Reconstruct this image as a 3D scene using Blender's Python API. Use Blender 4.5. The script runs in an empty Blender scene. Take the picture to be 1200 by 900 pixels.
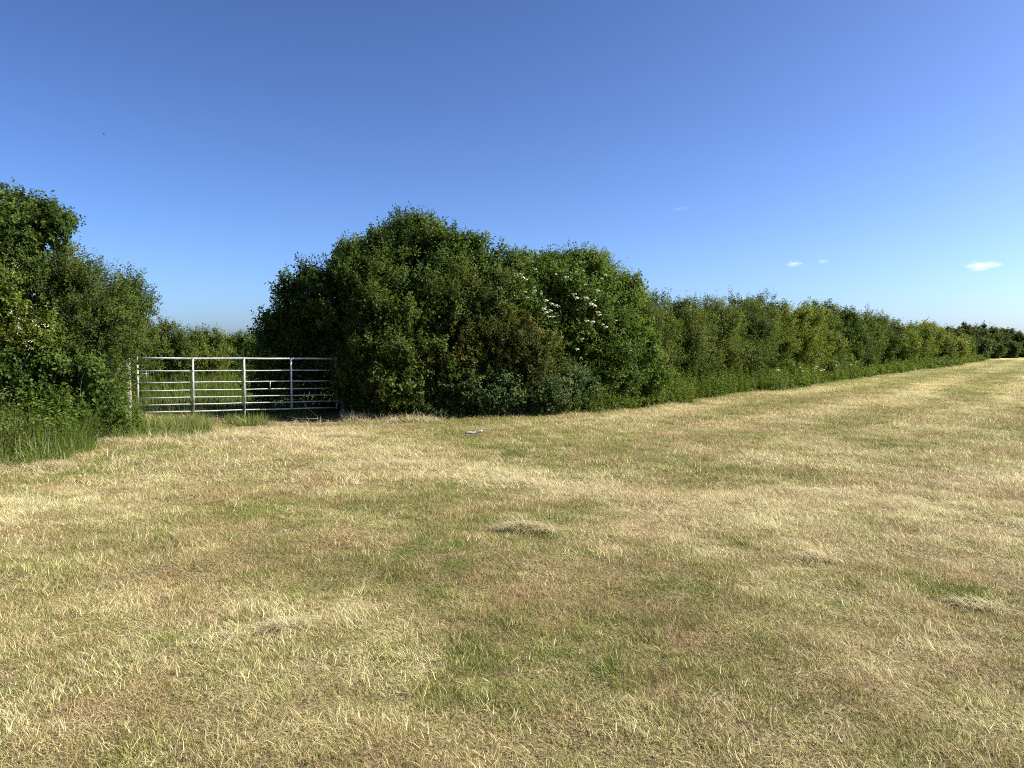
import bpy, math, random
import numpy as np
from mathutils import Vector

S = bpy.context.scene
C = S.collection
R = math.radians

# ------------------------------------------------------------------ camera, sky, sun, exposure
F = 902.0            # focal length in photo pixels (1200 wide)
HORIZON = 410.0      # photo row of the horizon
EYE = 1.6
cam_d = bpy.data.cameras.new('camera')
cam = bpy.data.objects.new('camera', cam_d); C.objects.link(cam)
cam_d.sensor_width = 36.0
cam_d.lens = F / 1200.0 * 36.0
cam_d.clip_start = 0.05
cam_d.clip_end = 30000.0
cam.location = (0, 0, EYE)
cam.rotation_euler = (R(90) - math.atan((450 - HORIZON) / F), 0, 0)
S.camera = cam

SUN_AZ, SUN_EL = R(90), R(38)      # azimuth clockwise from the view direction (+Y)
SUNV = Vector((math.sin(SUN_AZ) * math.cos(SUN_EL), math.cos(SUN_AZ) * math.cos(SUN_EL), math.sin(SUN_EL)))
w = bpy.data.worlds.new('World'); S.world = w; w.use_nodes = True
nt = w.node_tree
sky = nt.nodes.new('ShaderNodeTexSky')
sky.sky_type = 'NISHITA'; sky.sun_disc = False
sky.sun_elevation = SUN_EL; sky.sun_rotation = SUN_AZ
sky.altitude = 0; sky.air_density = 0.65; sky.dust_density = 1.35; sky.ozone_density = 3.0
EXPO = 1.45
bg = nt.nodes['Background']
pre = nt.nodes.new('ShaderNodeVectorMath'); pre.operation = 'SCALE'; pre.inputs['Scale'].default_value = 0.1
gam = nt.nodes.new('ShaderNodeGamma'); gam.inputs['Gamma'].default_value = 1.35
col = nt.nodes.new('ShaderNodeVectorMath'); col.operation = 'MULTIPLY'
k_ = 1 / (0.1 * 2 ** EXPO)
col.inputs[1].default_value = (2.42 * k_, 2.56 * k_, 2.86 * k_)      # the camera's tone and white balance
nt.links.new(sky.outputs[0], pre.inputs[0]); nt.links.new(pre.outputs[0], gam.inputs[0]); nt.links.new(gam.outputs[0], col.inputs[0])
nt.links.new(col.outputs[0], bg.inputs[0]); bg.inputs[1].default_value = 0.10

sl = bpy.data.lights.new('sun', 'SUN'); sl.energy = 5.0; sl.angle = R(0.53); sl.color = (1.0, 0.95, 0.85)
so = bpy.data.objects.new('sun', sl); C.objects.link(so)
so.location = (60, -8, 40)
so.rotation_euler = (-SUNV).to_track_quat('-Z', 'Y').to_euler()

vs = S.view_settings
vs.view_transform = 'Standard'; vs.look = 'None'; vs.exposure = EXPO; vs.gamma = 1.0
vs.use_curve_mapping = False
S.cycles.use_denoising = False
S.cycles.pixel_filter_type = 'BLACKMAN_HARRIS'; S.cycles.filter_width = 1.05
S.cycles.max_bounces = 6; S.cycles.diffuse_bounces = 3; S.cycles.glossy_bounces = 1
S.cycles.transmission_bounces = 3; S.cycles.transparent_max_bounces = 8; S.cycles.volume_bounces = 5
S.cycles.sample_clamp_indirect = 4.0

# ------------------------------------------------------------------ helpers
rng = np.random.default_rng(7)

def hash2(ix, iy, seed):
    h = (ix.astype(np.int64) * 374761393 + iy.astype(np.int64) * 668265263 + seed * 1442695041) & 0x7fffffff
    h = ((h ^ (h >> 13)) * 1274126177) & 0x7fffffff
    h = h ^ (h >> 16)
    return (h & 0xffff) / 65535.0

def vnoise(x, y, seed=0):
    ix, iy = np.floor(x), np.floor(y)
    fx, fy = x - ix, y - iy
    fx = fx * fx * (3 - 2 * fx); fy = fy * fy * (3 - 2 * fy)
    a = hash2(ix, iy, seed); b = hash2(ix + 1, iy, seed)
    c = hash2(ix, iy + 1, seed); d = hash2(ix + 1, iy + 1, seed)
    return (a * (1 - fx) + b * fx) * (1 - fy) + (c * (1 - fx) + d * fx) * fy

def fbm(x, y, seed=0, octs=4):
    s, a, t = 0.0, 0.5, 0.0
    for o in range(octs):
        s = s + a * vnoise(x * 2 ** o + 17.3 * o, y * 2 ** o - 9.1 * o, seed + o)
        t += a; a *= 0.5
    return s / t

def ss(a, b, x):
    t = np.clip((x - a) / (b - a), 0, 1)
    return t * t * (3 - 2 * t)

def W(px, py, d):
    """a point d metres ahead that the photograph shows at column px, row py"""
    return np.array(((px - 600) / F * d, d, EYE + (HORIZON - py) / F * d))

def gxy(px, d):
    return np.array(((px - 600) / F * d, d))

def ground_h(x, y):
    x = np.asarray(x, float); y = np.asarray(y, float)
    d = np.hypot(x, y)
    h = 0.10 * (fbm(x / 4.5, y / 4.5, 3, 3) - 0.5) + 0.085 * (fbm(x / 0.75, y / 0.75, 11, 3) - 0.5) * (d < 60)
    return h * ss(0.0, 3.0, d + 1.5) * (1 - 0.7 * ss(60, 300, d))

# the hedge foot as a line across the field
HEDGE = np.array([(-3.6, 18.3), (-1.0, 18.4), (1.6, 20.6), (4.0, 23.5), (10.0, 31.0), (20.0, 45.5), (40.0, 72.5), (66.0, 110.0), (110.0, 172.0)])
def hedge_side(x, y):
    """signed distance to the hedge line, positive on the field side"""
    x = np.asarray(x, float); y = np.asarray(y, float)
    best = np.full(x.shape, 1e9); sgn = np.ones(x.shape)
    for (ax, ay), (bx, by) in zip(HEDGE[:-1], HEDGE[1:]):
        dx, dy = bx - ax, by - ay
        t = np.clip(((x - ax) * dx + (y - ay) * dy) / (dx * dx + dy * dy), 0, 1)
        ex, ey = x - (ax + t * dx), y - (ay + t * dy)
        q = np.hypot(ex, ey); cr = ex * dy - ey * dx
        m = q < best
        best = np.where(m, q, best); sgn = np.where(m, np.sign(cr), sgn)
    return best * sgn

def hedge_at(px):
    """the point of the hedge line seen at photo column px"""
    k = (px - 600) / F
    for (ax, ay), (bx, by) in zip(HEDGE[:-1], HEDGE[1:]):
        den = (bx - ax) - k * (by - ay)
        if abs(den) < 1e-9: continue
        t = (k * ay - ax) / den
        if -0.001 <= t <= 1.001:
            return np.array((ax + t * (bx - ax), ay + t * (by - ay)))
    return HEDGE[-1]

# (photo column, row, spread in px, amount): greener and drier patches of the mown field
GREEN = [(610, 705, 70, .42), (640, 612, 40, .40), (330, 628, 45, .32), (370, 695, 50, .35), (480, 598, 40, .28), (550, 690, 60, .25),
         (1000, 880, 130, .35), (820, 860, 90, .22), (840, 545, 60, .22), (980, 510, 80, .22), (520, 517, 60, .42), (250, 605, 40, .20),
         (760, 690, 70, .2), (130, 640, 70, .2), (250, 790, 70, .12), (1130, 690, 45, .35), (520, 640, 60, .22), (900, 570, 60, .16),
         (440, 660, 60, .18), (150, 545, 70, .26), (700, 530, 80, .12), (180, 520, 60, .4), (690, 760, 80, .18), (60, 700, 40, .16)]
DRY = [(450, 548, 90, .40), (610, 568, 60, .34), (745, 605, 60, .3), (1110, 610, 110, .42), (310, 740, 80, .3), (60, 590, 90, .32), (950, 620, 70, .28),
       (1050, 760, 80, .22), (230, 850, 90, .22), (600, 630, 50, .3), (300, 508, 55, .9), (385, 507, 45, .8), (160, 570, 90, .32), (830, 640, 60, .2), (1180, 560, 70, .3),
       (420, 810, 90, .16), (720, 860, 50, .16), (20, 780, 80, .25), (1000, 545, 50, .3), (240, 700, 60, .2), (400, 515, 50, .4)]
TRACK = [((p - 600) / F * F * EYE / (r - HORIZON), F * EYE / (r - HORIZON)) for p, r in ((335, 506), (420, 532), (560, 556), (720, 578), (880, 588), (1040, 584), (1200, 568), (1400, 550))]
def gauss_sum(x, y, L):
    s = np.zeros(np.shape(x))
    for px, py, sp, am in L:
        d = F * EYE / (py - HORIZON)
        cx = (px - 600) / F * d; r = sp / F * d
        ry = r * 1.5 + 0.25
        wob = 0.5 + fbm(np.asarray(x) / (r * .8), np.asarray(y) / (r * .9), 41, 3)
        s = s + am * wob * np.exp(-(((x - cx) / r) ** 2 + ((y - d) / ry) ** 2))
    return s

def field_look(x, y):
    """greenness, brownness and bare soil of the sward, 0..1"""
    x = np.asarray(x, float); y = np.asarray(y, float)
    q = hedge_side(x, y)
    along = x * 0.58 + y * 0.81
    far = ss(9, 24, y)
    g = 0.47 + 0.75 * (fbm(x / .9, y / 1.1, 21, 5) - 0.5) + 0.65 * (fbm(x / .26, y / .32, 27, 2) - 0.5) + 0.35 * (fbm(x / 5.0, y / 5.0, 25, 3) - 0.5)
    stripe = np.sin(q * 2 * np.pi / 3.3 + 1.6 * fbm(along / 9, q / 5, 61, 2)) * 0.5 + 0.7 * (fbm(q / 1.6, along / 12.0, 63, 3) - 0.5)
    g = g + far * (0.42 * stripe + 0.10)
    g = g + 0.30 * np.exp(-((q - 1.0) / 0.8) ** 2) * (q > 0)
    g = g + .46 * gauss_sum(x, y, GREEN) - .55 * gauss_sum(x, y, DRY)
    # pale worn line swinging out of the gateway and away to the right, and the mower's streaks
    tr = np.full(np.shape(x), 9.0)
    for (ax_, ay_), (bx_, by_) in zip(TRACK[:-1], TRACK[1:]):
        dx, dy = bx_ - ax_, by_ - ay_
        t = np.clip(((x - ax_) * dx + (y - ay_) * dy) / (dx * dx + dy * dy), 0, 1)
        tr = np.minimum(tr, np.hypot(x - ax_ - t * dx, y - ay_ - t * dy))
    tr = tr + .9 * (fbm(x / .9, y / .9, 91, 3) - .5)
    g = g - .46 * np.exp(-(tr / .60) ** 2)
    g = g + (.30 * (fbm(q / .45, along / 4.5, 67, 3) - .5)) * ss(3, 8, y)
    g = np.where((y > 18.6) & (x < -4.6) & (q < 6), np.maximum(g, .8), g)
    br = 0.33 + 0.9 * (fbm(x / 1.1 + 40, y / 1.3, 31, 4) - 0.5) + 0.9 * (fbm(x / .24 + 9, y / .3, 35, 2) - 0.5)
    soil = 0.95 * np.exp(-(((x + 4.6) / 1.5) ** 2 + ((y - 17.2) / 0.75) ** 2))
    soil = soil + 0.5 * np.exp(-(((x + 6.6) / 1.8) ** 2 + ((y - 21.0) / 2.5) ** 2))
    fan = np.exp(-(((x + 5.1 + .25 * (y - 15.5)) / 1.7) ** 2 + ((y - 15.6) / 1.0) ** 2)) + .8 * np.exp(-(((x + 2.6) / 1.3) ** 2 + ((y - 16.6) / .45) ** 2))
    soil = soil + .95 * fan * ss(.38, .62, fbm(x / .8, y / .5, 97, 3))
    return np.clip(g, 0, .9), np.clip(br, 0, 1), np.clip(soil, 0, 1)

def link(name, me, mat=None, parent=None, loc=(0, 0, 0)):
    o = bpy.data.objects.new(name, me); C.objects.link(o)
    o.location = loc
    if mat is not None:
        me.materials.append(mat)
    if parent is not None:
        o.parent = parent
    return o

def tag(o, label=None, cat=None, group=None, kind=None):
    if label: o['label'] = label
    if cat: o['category'] = cat
    if group: o['group'] = group
    if kind: o['kind'] = kind
    return o

def empty(name, loc, label=None, cat=None, group=None):
    o = bpy.data.objects.new(name, None); C.objects.link(o); o.location = loc
    o.empty_display_size = 0.3
    return tag(o, label, cat, group)

def np_mesh(name, verts, tris, tint=None, smooth=False):
    me = bpy.data.meshes.new(name)
    verts = np.ascontiguousarray(verts, np.float32); tris = np.ascontiguousarray(tris, np.int32)
    n, k = tris.shape
    me.vertices.add(len(verts)); me.vertices.foreach_set('co', verts.ravel())
    me.loops.add(n * k); me.loops.foreach_set('vertex_index', tris.ravel())
    me.polygons.add(n); me.polygons.foreach_set('loop_start', np.arange(n, dtype=np.int32) * k)
    if smooth:
        me.polygons.foreach_set('use_smooth', np.ones(n, bool))
    if tint is not None:
        a = me.attributes.new('tint', 'FLOAT_COLOR', 'POINT')
        a.data.foreach_set('color', np.ascontiguousarray(tint, np.float32).ravel())
    me.update(calc_edges=True)
    return me

class Geo:
    """collects triangles for one mesh"""
    def __init__(s): s.v, s.t, s.c, s.n = [], [], [], 0
    def add(s, v, t, c=None):
        v = np.asarray(v, float); t = np.asarray(t, int)
        s.v.append(v); s.t.append(t + s.n); s.n += len(v)
        s.c.append(np.ones((len(v), 4)) if c is None else c)
    def tube(s, path, radii, k=6, cap=True):
        path = np.asarray(path, float); n = len(path)
        radii = np.broadcast_to(np.asarray(radii, float), (n,))
        tang = np.gradient(path, axis=0)
        tang /= np.linalg.norm(tang, axis=1, keepdims=True) + 1e-9
        ref = np.array((0.13, 0.31, 0.94)) if abs(tang[0] @ np.array((0, 0, 1))) < 0.9 else np.array((1, 0.1, 0))
        u = np.cross(tang, ref); u /= np.linalg.norm(u, axis=1, keepdims=True) + 1e-9
        v = np.cross(tang, u)
        a = np.arange(k) / k * 2 * np.pi
        ring = path[:, None] + radii[:, None, None] * (np.cos(a)[None, :, None] * u[:, None] + np.sin(a)[None, :, None] * v[:, None])
        vv = ring.reshape(-1, 3); tt = []
        for i in range(n - 1):
            for j in range(k):
                p, q = i * k + j, i * k + (j + 1) % k
                tt += [(p, q, q + k), (p, q + k, p + k)]
        if cap:
            c0 = len(vv); vv = np.vstack((vv, path[0], path[-1]))
            for j in range(k):
                tt.append((c0, (j + 1) % k, j)); tt.append((c0 + 1, (n - 1) * k + j, (n - 1) * k + (j + 1) % k))
        s.add(vv, tt)
    def box(s, c, half, ux=(1, 0, 0), uy=(0, 1, 0), uz=(0, 0, 1), bev=0.0):
        c = np.asarray(c, float); ux, uy, uz = (np.asarray(q, float) for q in (ux, uy, uz))
        hx, hy, hz = half
        prof = [(-hx + bev, -hy), (hx - bev, -hy), (hx, -hy + bev), (hx, hy - bev), (hx - bev, hy), (-hx + bev, hy), (-hx, hy - bev), (-hx, -hy + bev)] if bev else [(-hx, -hy), (hx, -hy), (hx, hy), (-hx, hy)]
        k = len(prof)
        v = [c + ux * p[0] + uy * p[1] + uz * z for z in (-hz, hz) for p in prof]
        t = []
        for j in range(k):
            q = (j + 1) % k
            t += [(j, q, q + k), (j, q + k, j + k)]
        for j in range(1, k - 1):
            t += [(0, j + 1, j), (k, k + j, k + j + 1)]
        s.add(v, t)
    def mesh(s, name, smooth=False):
        return np_mesh(name, np.vstack(s.v), np.vstack(s.t), np.vstack(s.c), smooth)

def unit(v):
    return v / (np.linalg.norm(v, axis=-1, keepdims=True) + 1e-9)

def rand_sphere(n, g=None):
    g = g or rng
    return unit(g.normal(size=(n, 3)))

def leaves_geo(G, pos, d, nrm, ln, wd, col, fold=0.18, droop=0.12):
    """folded four-point leaves, two triangles each"""
    d = unit(d); s = unit(np.cross(d, nrm)); nn = np.cross(s, d)
    ln = ln[:, None]; wd = wd[:, None]
    a = pos
    l = pos + d * ln * 0.45 + s * wd * 0.5 + nn * wd * fold
    r = pos + d * ln * 0.45 - s * wd * 0.5 + nn * wd * fold
    t = pos + d * ln - nn * ln * droop
    n = len(pos)
    v = np.stack((a, l, t, r), 1).reshape(-1, 3)
    b = np.arange(n)[:, None] * 4
    tr = np.concatenate((b + np.array([[0, 2, 1]]), b + np.array([[0, 3, 2]])), 0)
    G.add(v, tr, np.repeat(col, 4, axis=0))

def blades_geo(G, pos, h, wd, lean, az, col, segs=3, curl=1.0):
    """grass blades: tapered ribbons of segs pieces that bend over"""
    n = len(pos)
    dirv = np.stack((np.cos(az), np.sin(az), np.zeros(n)), 1)
    fa = az + np.pi / 2 + rng.uniform(-0.9, 0.9, n)
    side = np.stack((np.cos(fa), np.sin(fa), np.zeros(n)), 1)
    rows = []
    for k in range(segs + 1):
        t = k / segs
        th = lean * (0.35 + 0.65 * t * curl)
        p = pos + dirv * (h * t * np.sin(th))[:, None] + np.array((0, 0, 1.0)) * (h * t * np.cos(th))[:, None]
        wk = wd * (1 - t) ** 0.6 if k < segs else wd * 0.0
        if k < segs:
            rows += [p - side * (wk / 2)[:, None], p + side * (wk / 2)[:, None]]
        else:
            rows += [p]
    m = len(rows)
    v = np.stack(rows, 1).reshape(-1, 3)
    b = np.arange(n)[:, None] * m
    tr = []
    for k in range(segs - 1):
        tr += [b + np.array([[2 * k, 2 * k + 1, 2 * k + 3]]), b + np.array([[2 * k, 2 * k + 3, 2 * k + 2]])]
    k = segs - 1
    tr.append(b + np.array([[2 * k, 2 * k + 1, 2 * k + 2]]))
    G.add(v, np.concatenate(tr, 0), np.repeat(col, m, axis=0))

# ------------------------------------------------------------------ materials
def new_mat(name):
    m = bpy.data.materials.new(name); m.use_nodes = True
    t = m.node_tree; t.nodes.clear()
    out = t.nodes.new('ShaderNodeOutputMaterial')
    return m, t, out

def N(t, typ, **kw):
    n = t.nodes.new(typ)
    for k, v in kw.items():
        setattr(n, k, v)
    return n

def ramp(t, stops):
    r = t.nodes.new('ShaderNodeValToRGB')
    e = r.color_ramp.elements
    while len(e) < len(stops): e.new(0.5)
    for q, (p, c) in zip(e, stops):
        q.position = p; q.color = (*c, 1)
    return r

def math_n(t, op, a, b=None, clamp=False):
    n = t.nodes.new('ShaderNodeMath'); n.operation = op; n.use_clamp = clamp
    for i, q in enumerate((a, b)):
        if q is None: continue
        if isinstance(q, (int, float)): n.inputs[i].default_value = q
        else: t.links.new(q, n.inputs[i])
    return n.outputs[0]

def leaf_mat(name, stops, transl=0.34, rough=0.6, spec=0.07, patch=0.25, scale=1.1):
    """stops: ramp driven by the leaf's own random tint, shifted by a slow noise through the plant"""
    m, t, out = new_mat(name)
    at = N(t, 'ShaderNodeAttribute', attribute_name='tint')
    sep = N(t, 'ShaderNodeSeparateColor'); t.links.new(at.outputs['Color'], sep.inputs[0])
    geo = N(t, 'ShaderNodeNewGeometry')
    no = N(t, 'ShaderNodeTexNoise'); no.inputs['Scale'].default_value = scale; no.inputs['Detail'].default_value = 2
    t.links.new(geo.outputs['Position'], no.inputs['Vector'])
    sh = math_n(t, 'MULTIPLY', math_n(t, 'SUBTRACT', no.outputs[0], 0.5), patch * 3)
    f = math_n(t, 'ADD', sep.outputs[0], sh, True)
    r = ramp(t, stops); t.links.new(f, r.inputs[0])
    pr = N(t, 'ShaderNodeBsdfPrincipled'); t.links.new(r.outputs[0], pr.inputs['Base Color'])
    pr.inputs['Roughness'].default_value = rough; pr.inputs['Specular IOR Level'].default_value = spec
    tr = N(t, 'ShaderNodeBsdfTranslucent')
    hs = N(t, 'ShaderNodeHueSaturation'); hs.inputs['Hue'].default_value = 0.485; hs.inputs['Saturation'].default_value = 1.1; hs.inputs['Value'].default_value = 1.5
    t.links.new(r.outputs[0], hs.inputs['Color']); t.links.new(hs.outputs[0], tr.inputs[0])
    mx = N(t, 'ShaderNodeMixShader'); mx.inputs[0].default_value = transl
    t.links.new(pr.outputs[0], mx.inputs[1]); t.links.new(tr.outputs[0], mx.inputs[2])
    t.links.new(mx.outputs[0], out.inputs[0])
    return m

M = {}
M['dark'] = leaf_mat('dark_leaf', [(0, (0.0184, 0.0364, 0.0067)), (.45, (0.0386, 0.0685, 0.0112)), (.8, (0.0733, 0.1089, 0.0189)), (1, (0.1221, 0.1461, 0.0336))])
M['olive'] = leaf_mat('olive_leaf', [(0, (0.0261, 0.0446, 0.0083)), (.5, (0.0547, 0.0829, 0.0141)), (.85, (0.0963, 0.1189, 0.0225)), (1, (0.1368, 0.1327, 0.0378))])
M['red'] = leaf_mat('reddish_leaf', [(0, (0.0241, 0.0372, 0.0072)), (.55, (0.0553, 0.0723, 0.0127)), (.78, (0.0902, 0.0876, 0.0181)), (.93, (0.1261, 0.0723, 0.0254)), (1, (0.1442, 0.0700, 0.0272))])
M['elder'] = leaf_mat('elder_leaf', [(0, (0.0291, 0.0560, 0.0099)), (.5, (0.0579, 0.0980, 0.0161)), (.85, (0.1028, 0.1459, 0.0252)), (1, (0.1571, 0.1810, 0.0450))])
M['bramble'] = leaf_mat('bramble_leaf', [(0, (0.0186, 0.0370, 0.0091)), (.5, (0.0416, 0.0697, 0.0173)), (.85, (0.0809, 0.1109, 0.0346)), (1, (0.1149, 0.1468, 0.0415))], spec=.12)
M['hedge'] = leaf_mat('hedge_leaf', [(0, (0.0303, 0.0513, 0.0087)), (.5, (0.0655, 0.0958, 0.0150)), (.85, (0.1113, 0.1369, 0.0238)), (1, (0.1638, 0.1712, 0.0426))])
M['yellowish'] = leaf_mat('yellow_green_leaf', [(0, (0.0442, 0.0694, 0.0112)), (.5, (0.0906, 0.1232, 0.0176)), (.9, (0.1492, 0.1735, 0.0300)), (1, (0.1658, 0.1735, 0.0450))])
M['far'] = leaf_mat('far_leaf', [(0, (0.0286, 0.0454, 0.0100)), (.5, (0.0484, 0.0691, 0.0140)), (1, (0.0792, 0.0972, 0.0220))], scale=.12)
M['nettle'] = leaf_mat('nettle_leaf', [(0, (0.0334, 0.0588, 0.0102)), (.5, (0.0689, 0.1061, 0.0180)), (.9, (0.1180, 0.1522, 0.0303)), (1, (0.1966, 0.2159, 0.0791))])
M['tallgrass'] = leaf_mat('tall_grass_blade', [(0, (0.0475, 0.0840, 0.0132)), (.5, (0.0950, 0.1420, 0.0228)), (.80, (0.1472, 0.1800, 0.0432)), (.92, (0.2280, 0.2100, 0.1020)), (1, (0.3610, 0.3300, 0.1920))], transl=.35, rough=.5)
M['drygrass'] = leaf_mat('dry_grass_blade', [(0, (.15, .16, .05)), (.4, (.29, .255, .12)), (1, (.53, .465, .29))], transl=.3, rough=.6, spec=.15)

def bark_mat(name, c1, c2, scale=14):
    m, t, out = new_mat(name)
    tc = N(t, 'ShaderNodeTexCoord')
    mp = N(t, 'ShaderNodeMapping'); mp.inputs['Scale'].default_value = (1, 1, 0.25)
    no = N(t, 'ShaderNodeTexNoise'); no.inputs['Scale'].default_value = scale; no.inputs['Detail'].default_value = 5
    t.links.new(tc.outputs['Object'], mp.inputs[0]); t.links.new(mp.outputs[0], no.inputs['Vector'])
    r = ramp(t, [(.3, c1), (.7, c2)]); t.links.new(no.outputs[0], r.inputs[0])
    pr = N(t, 'ShaderNodeBsdfPrincipled'); pr.inputs['Roughness'].default_value = .85
    bp = N(t, 'ShaderNodeBump'); bp.inputs['Strength'].default_value = .5; bp.inputs['Distance'].default_value = .01
    t.links.new(no.outputs[0], bp.inputs['Height']); t.links.new(bp.outputs[0], pr.inputs['Normal'])
    t.links.new(r.outputs[0], pr.inputs[0]); t.links.new(pr.outputs[0], out.inputs[0])
    return m
M['bark'] = bark_mat('bark', (.055, .042, .030), (.15, .125, .095))
M['pale_wood'] = bark_mat('pale_dead_wood', (.34, .30, .23), (.55, .50, .40))
M['post_wood'] = bark_mat('weathered_post_wood', (.10, .095, .08), (.34, .325, .29), 9)

def metal_mat(name, base=(.52, .53, .54), rust=.0):
    m, t, out = new_mat(name)
    geo = N(t, 'ShaderNodeNewGeometry')
    no = N(t, 'ShaderNodeTexNoise'); no.inputs['Scale'].default_value = 9; no.inputs['Detail'].default_value = 6
    t.links.new(geo.outputs['Position'], no.inputs['Vector'])
    r = ramp(t, [(.25, tuple(.62 * q for q in base)), (.55, base), (.8, tuple(min(.8, 1.22 * q) for q in base))])
    t.links.new(no.outputs[0], r.inputs[0])
    pr = N(t, 'ShaderNodeBsdfPrincipled')
    pr.inputs['Metallic'].default_value = .25; pr.inputs['Roughness'].default_value = .48
    n2 = N(t, 'ShaderNodeTexNoise'); n2.inputs['Scale'].default_value = 3.1; n2.inputs['Detail'].default_value = 8; n2.inputs['Roughness'].default_value = .7
    t.links.new(geo.outputs['Position'], n2.inputs['Vector'])
    rf = math_n(t, 'MULTIPLY', math_n(t, 'MULTIPLY', math_n(t, 'SUBTRACT', n2.outputs[0], .56), 7.0, True), rust)
    rm = N(t, 'ShaderNodeMix', data_type='RGBA'); t.links.new(rf, rm.inputs['Factor'])
    t.links.new(r.outputs[0], rm.inputs['A']); rm.inputs['B'].default_value = (.16, .105, .07, 1)
    t.links.new(rm.outputs['Result'], pr.inputs['Base Color'])
    t.links.new(pr.outputs[0], out.inputs[0])
    return m
M['galv'] = metal_mat('galvanised_steel', (.43, .435, .43), .30)
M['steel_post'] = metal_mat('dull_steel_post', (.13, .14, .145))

def plain_mat(name, col, rough=.6, transl=0.0, spec=.3):
    m, t, out = new_mat(name)
    geo = N(t, 'ShaderNodeNewGeometry')
    no = N(t, 'ShaderNodeTexNoise'); no.inputs['Scale'].default_value = 22; no.inputs['Detail'].default_value = 3
    t.links.new(geo.outputs['Position'], no.inputs['Vector'])
    r = ramp(t, [(.3, tuple(.82 * q for q in col)), (.7, col)]); t.links.new(no.outputs[0], r.inputs[0])
    pr = N(t, 'ShaderNodeBsdfPrincipled'); pr.inputs['Roughness'].default_value = rough; pr.inputs['Specular IOR Level'].default_value = spec
    t.links.new(r.outputs[0], pr.inputs[0])
    if transl:
        tr = N(t, 'ShaderNodeBsdfTranslucent'); t.links.new(r.outputs[0], tr.inputs[0])
        mx = N(t, 'ShaderNodeMixShader'); mx.inputs[0].default_value = transl
        t.links.new(pr.outputs[0], mx.inputs[1]); t.links.new(tr.outputs[0], mx.inputs[2])
        t.links.new(mx.outputs[0], out.inputs[0])
    else:
        t.links.new(pr.outputs[0], out.inputs[0])
    return m
M['flower'] = plain_mat('cream_flower', (.74, .70, .52), .7, .25)
M['plastic'] = plain_mat('pale_plastic', (.21, .225, .22), .35)
M['feather'] = plain_mat('dark_feather', (.02, .02, .025), .6)

STRAW = [(0, (.57, .505, .285)), (.22, (.455, .395, .175)), (.45, (.30, .285, .090)), (.70, (.17, .19, .042)), (1, (.11, .145, .026))]
def sward_mat(name, pale=0.0):
    """grass of the mown field: the tuft carries how green and how brown its spot is"""
    m, t, out = new_mat(name)
    at = N(t, 'ShaderNodeAttribute', attribute_name='tint')
    sep = N(t, 'ShaderNodeSeparateColor'); t.links.new(at.outputs['Color'], sep.inputs[0])
    ag = N(t, 'ShaderNodeAttribute', attribute_name='green', attribute_type='INSTANCER')
    ab = N(t, 'ShaderNodeAttribute', attribute_name='brown', attribute_type='INSTANCER')
    f = math_n(t, 'ADD', ag.outputs['Fac'], math_n(t, 'MULTIPLY', math_n(t, 'SUBTRACT', sep.outputs[0], .5 + pale), .62), True)
    r = ramp(t, STRAW); t.links.new(f, r.inputs[0])
    bsel = math_n(t, 'MULTIPLY', math_n(t, 'GREATER_THAN', math_n(t, 'ADD', ab.outputs['Fac'], math_n(t, 'MULTIPLY', sep.outputs[2], .75)), .86), .8)
    mx0 = N(t, 'ShaderNodeMix', data_type='RGBA'); t.links.new(bsel, mx0.inputs['Factor'])
    t.links.new(r.outputs[0], mx0.inputs['A']); mx0.inputs['B'].default_value = (.36, .245, .13, 1)
    hs = N(t, 'ShaderNodeHueSaturation'); t.links.new(mx0.outputs['Result'], hs.inputs['Color'])
    t.links.new(math_n(t, 'ADD', math_n(t, 'MULTIPLY', sep.outputs[1], .90), .66), hs.inputs['Value'])
    pr = N(t, 'ShaderNodeBsdfPrincipled'); pr.inputs['Roughness'].default_value = .55; pr.inputs['Specular IOR Level'].default_value = .25
    t.links.new(hs.outputs[0], pr.inputs[0])
    tr = N(t, 'ShaderNodeBsdfTranslucent'); t.links.new(hs.outputs[0], tr.inputs[0])
    mx = N(t, 'ShaderNodeMixShader'); mx.inputs[0].default_value = .38
    t.links.new(pr.outputs[0], mx.inputs[1]); t.links.new(tr.outputs[0], mx.inputs[2]); t.links.new(mx.outputs[0], out.inputs[0])
    return m
M['sward'] = sward_mat('mown_grass')
M['hay'] = sward_mat('loose_hay', .35)

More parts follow.
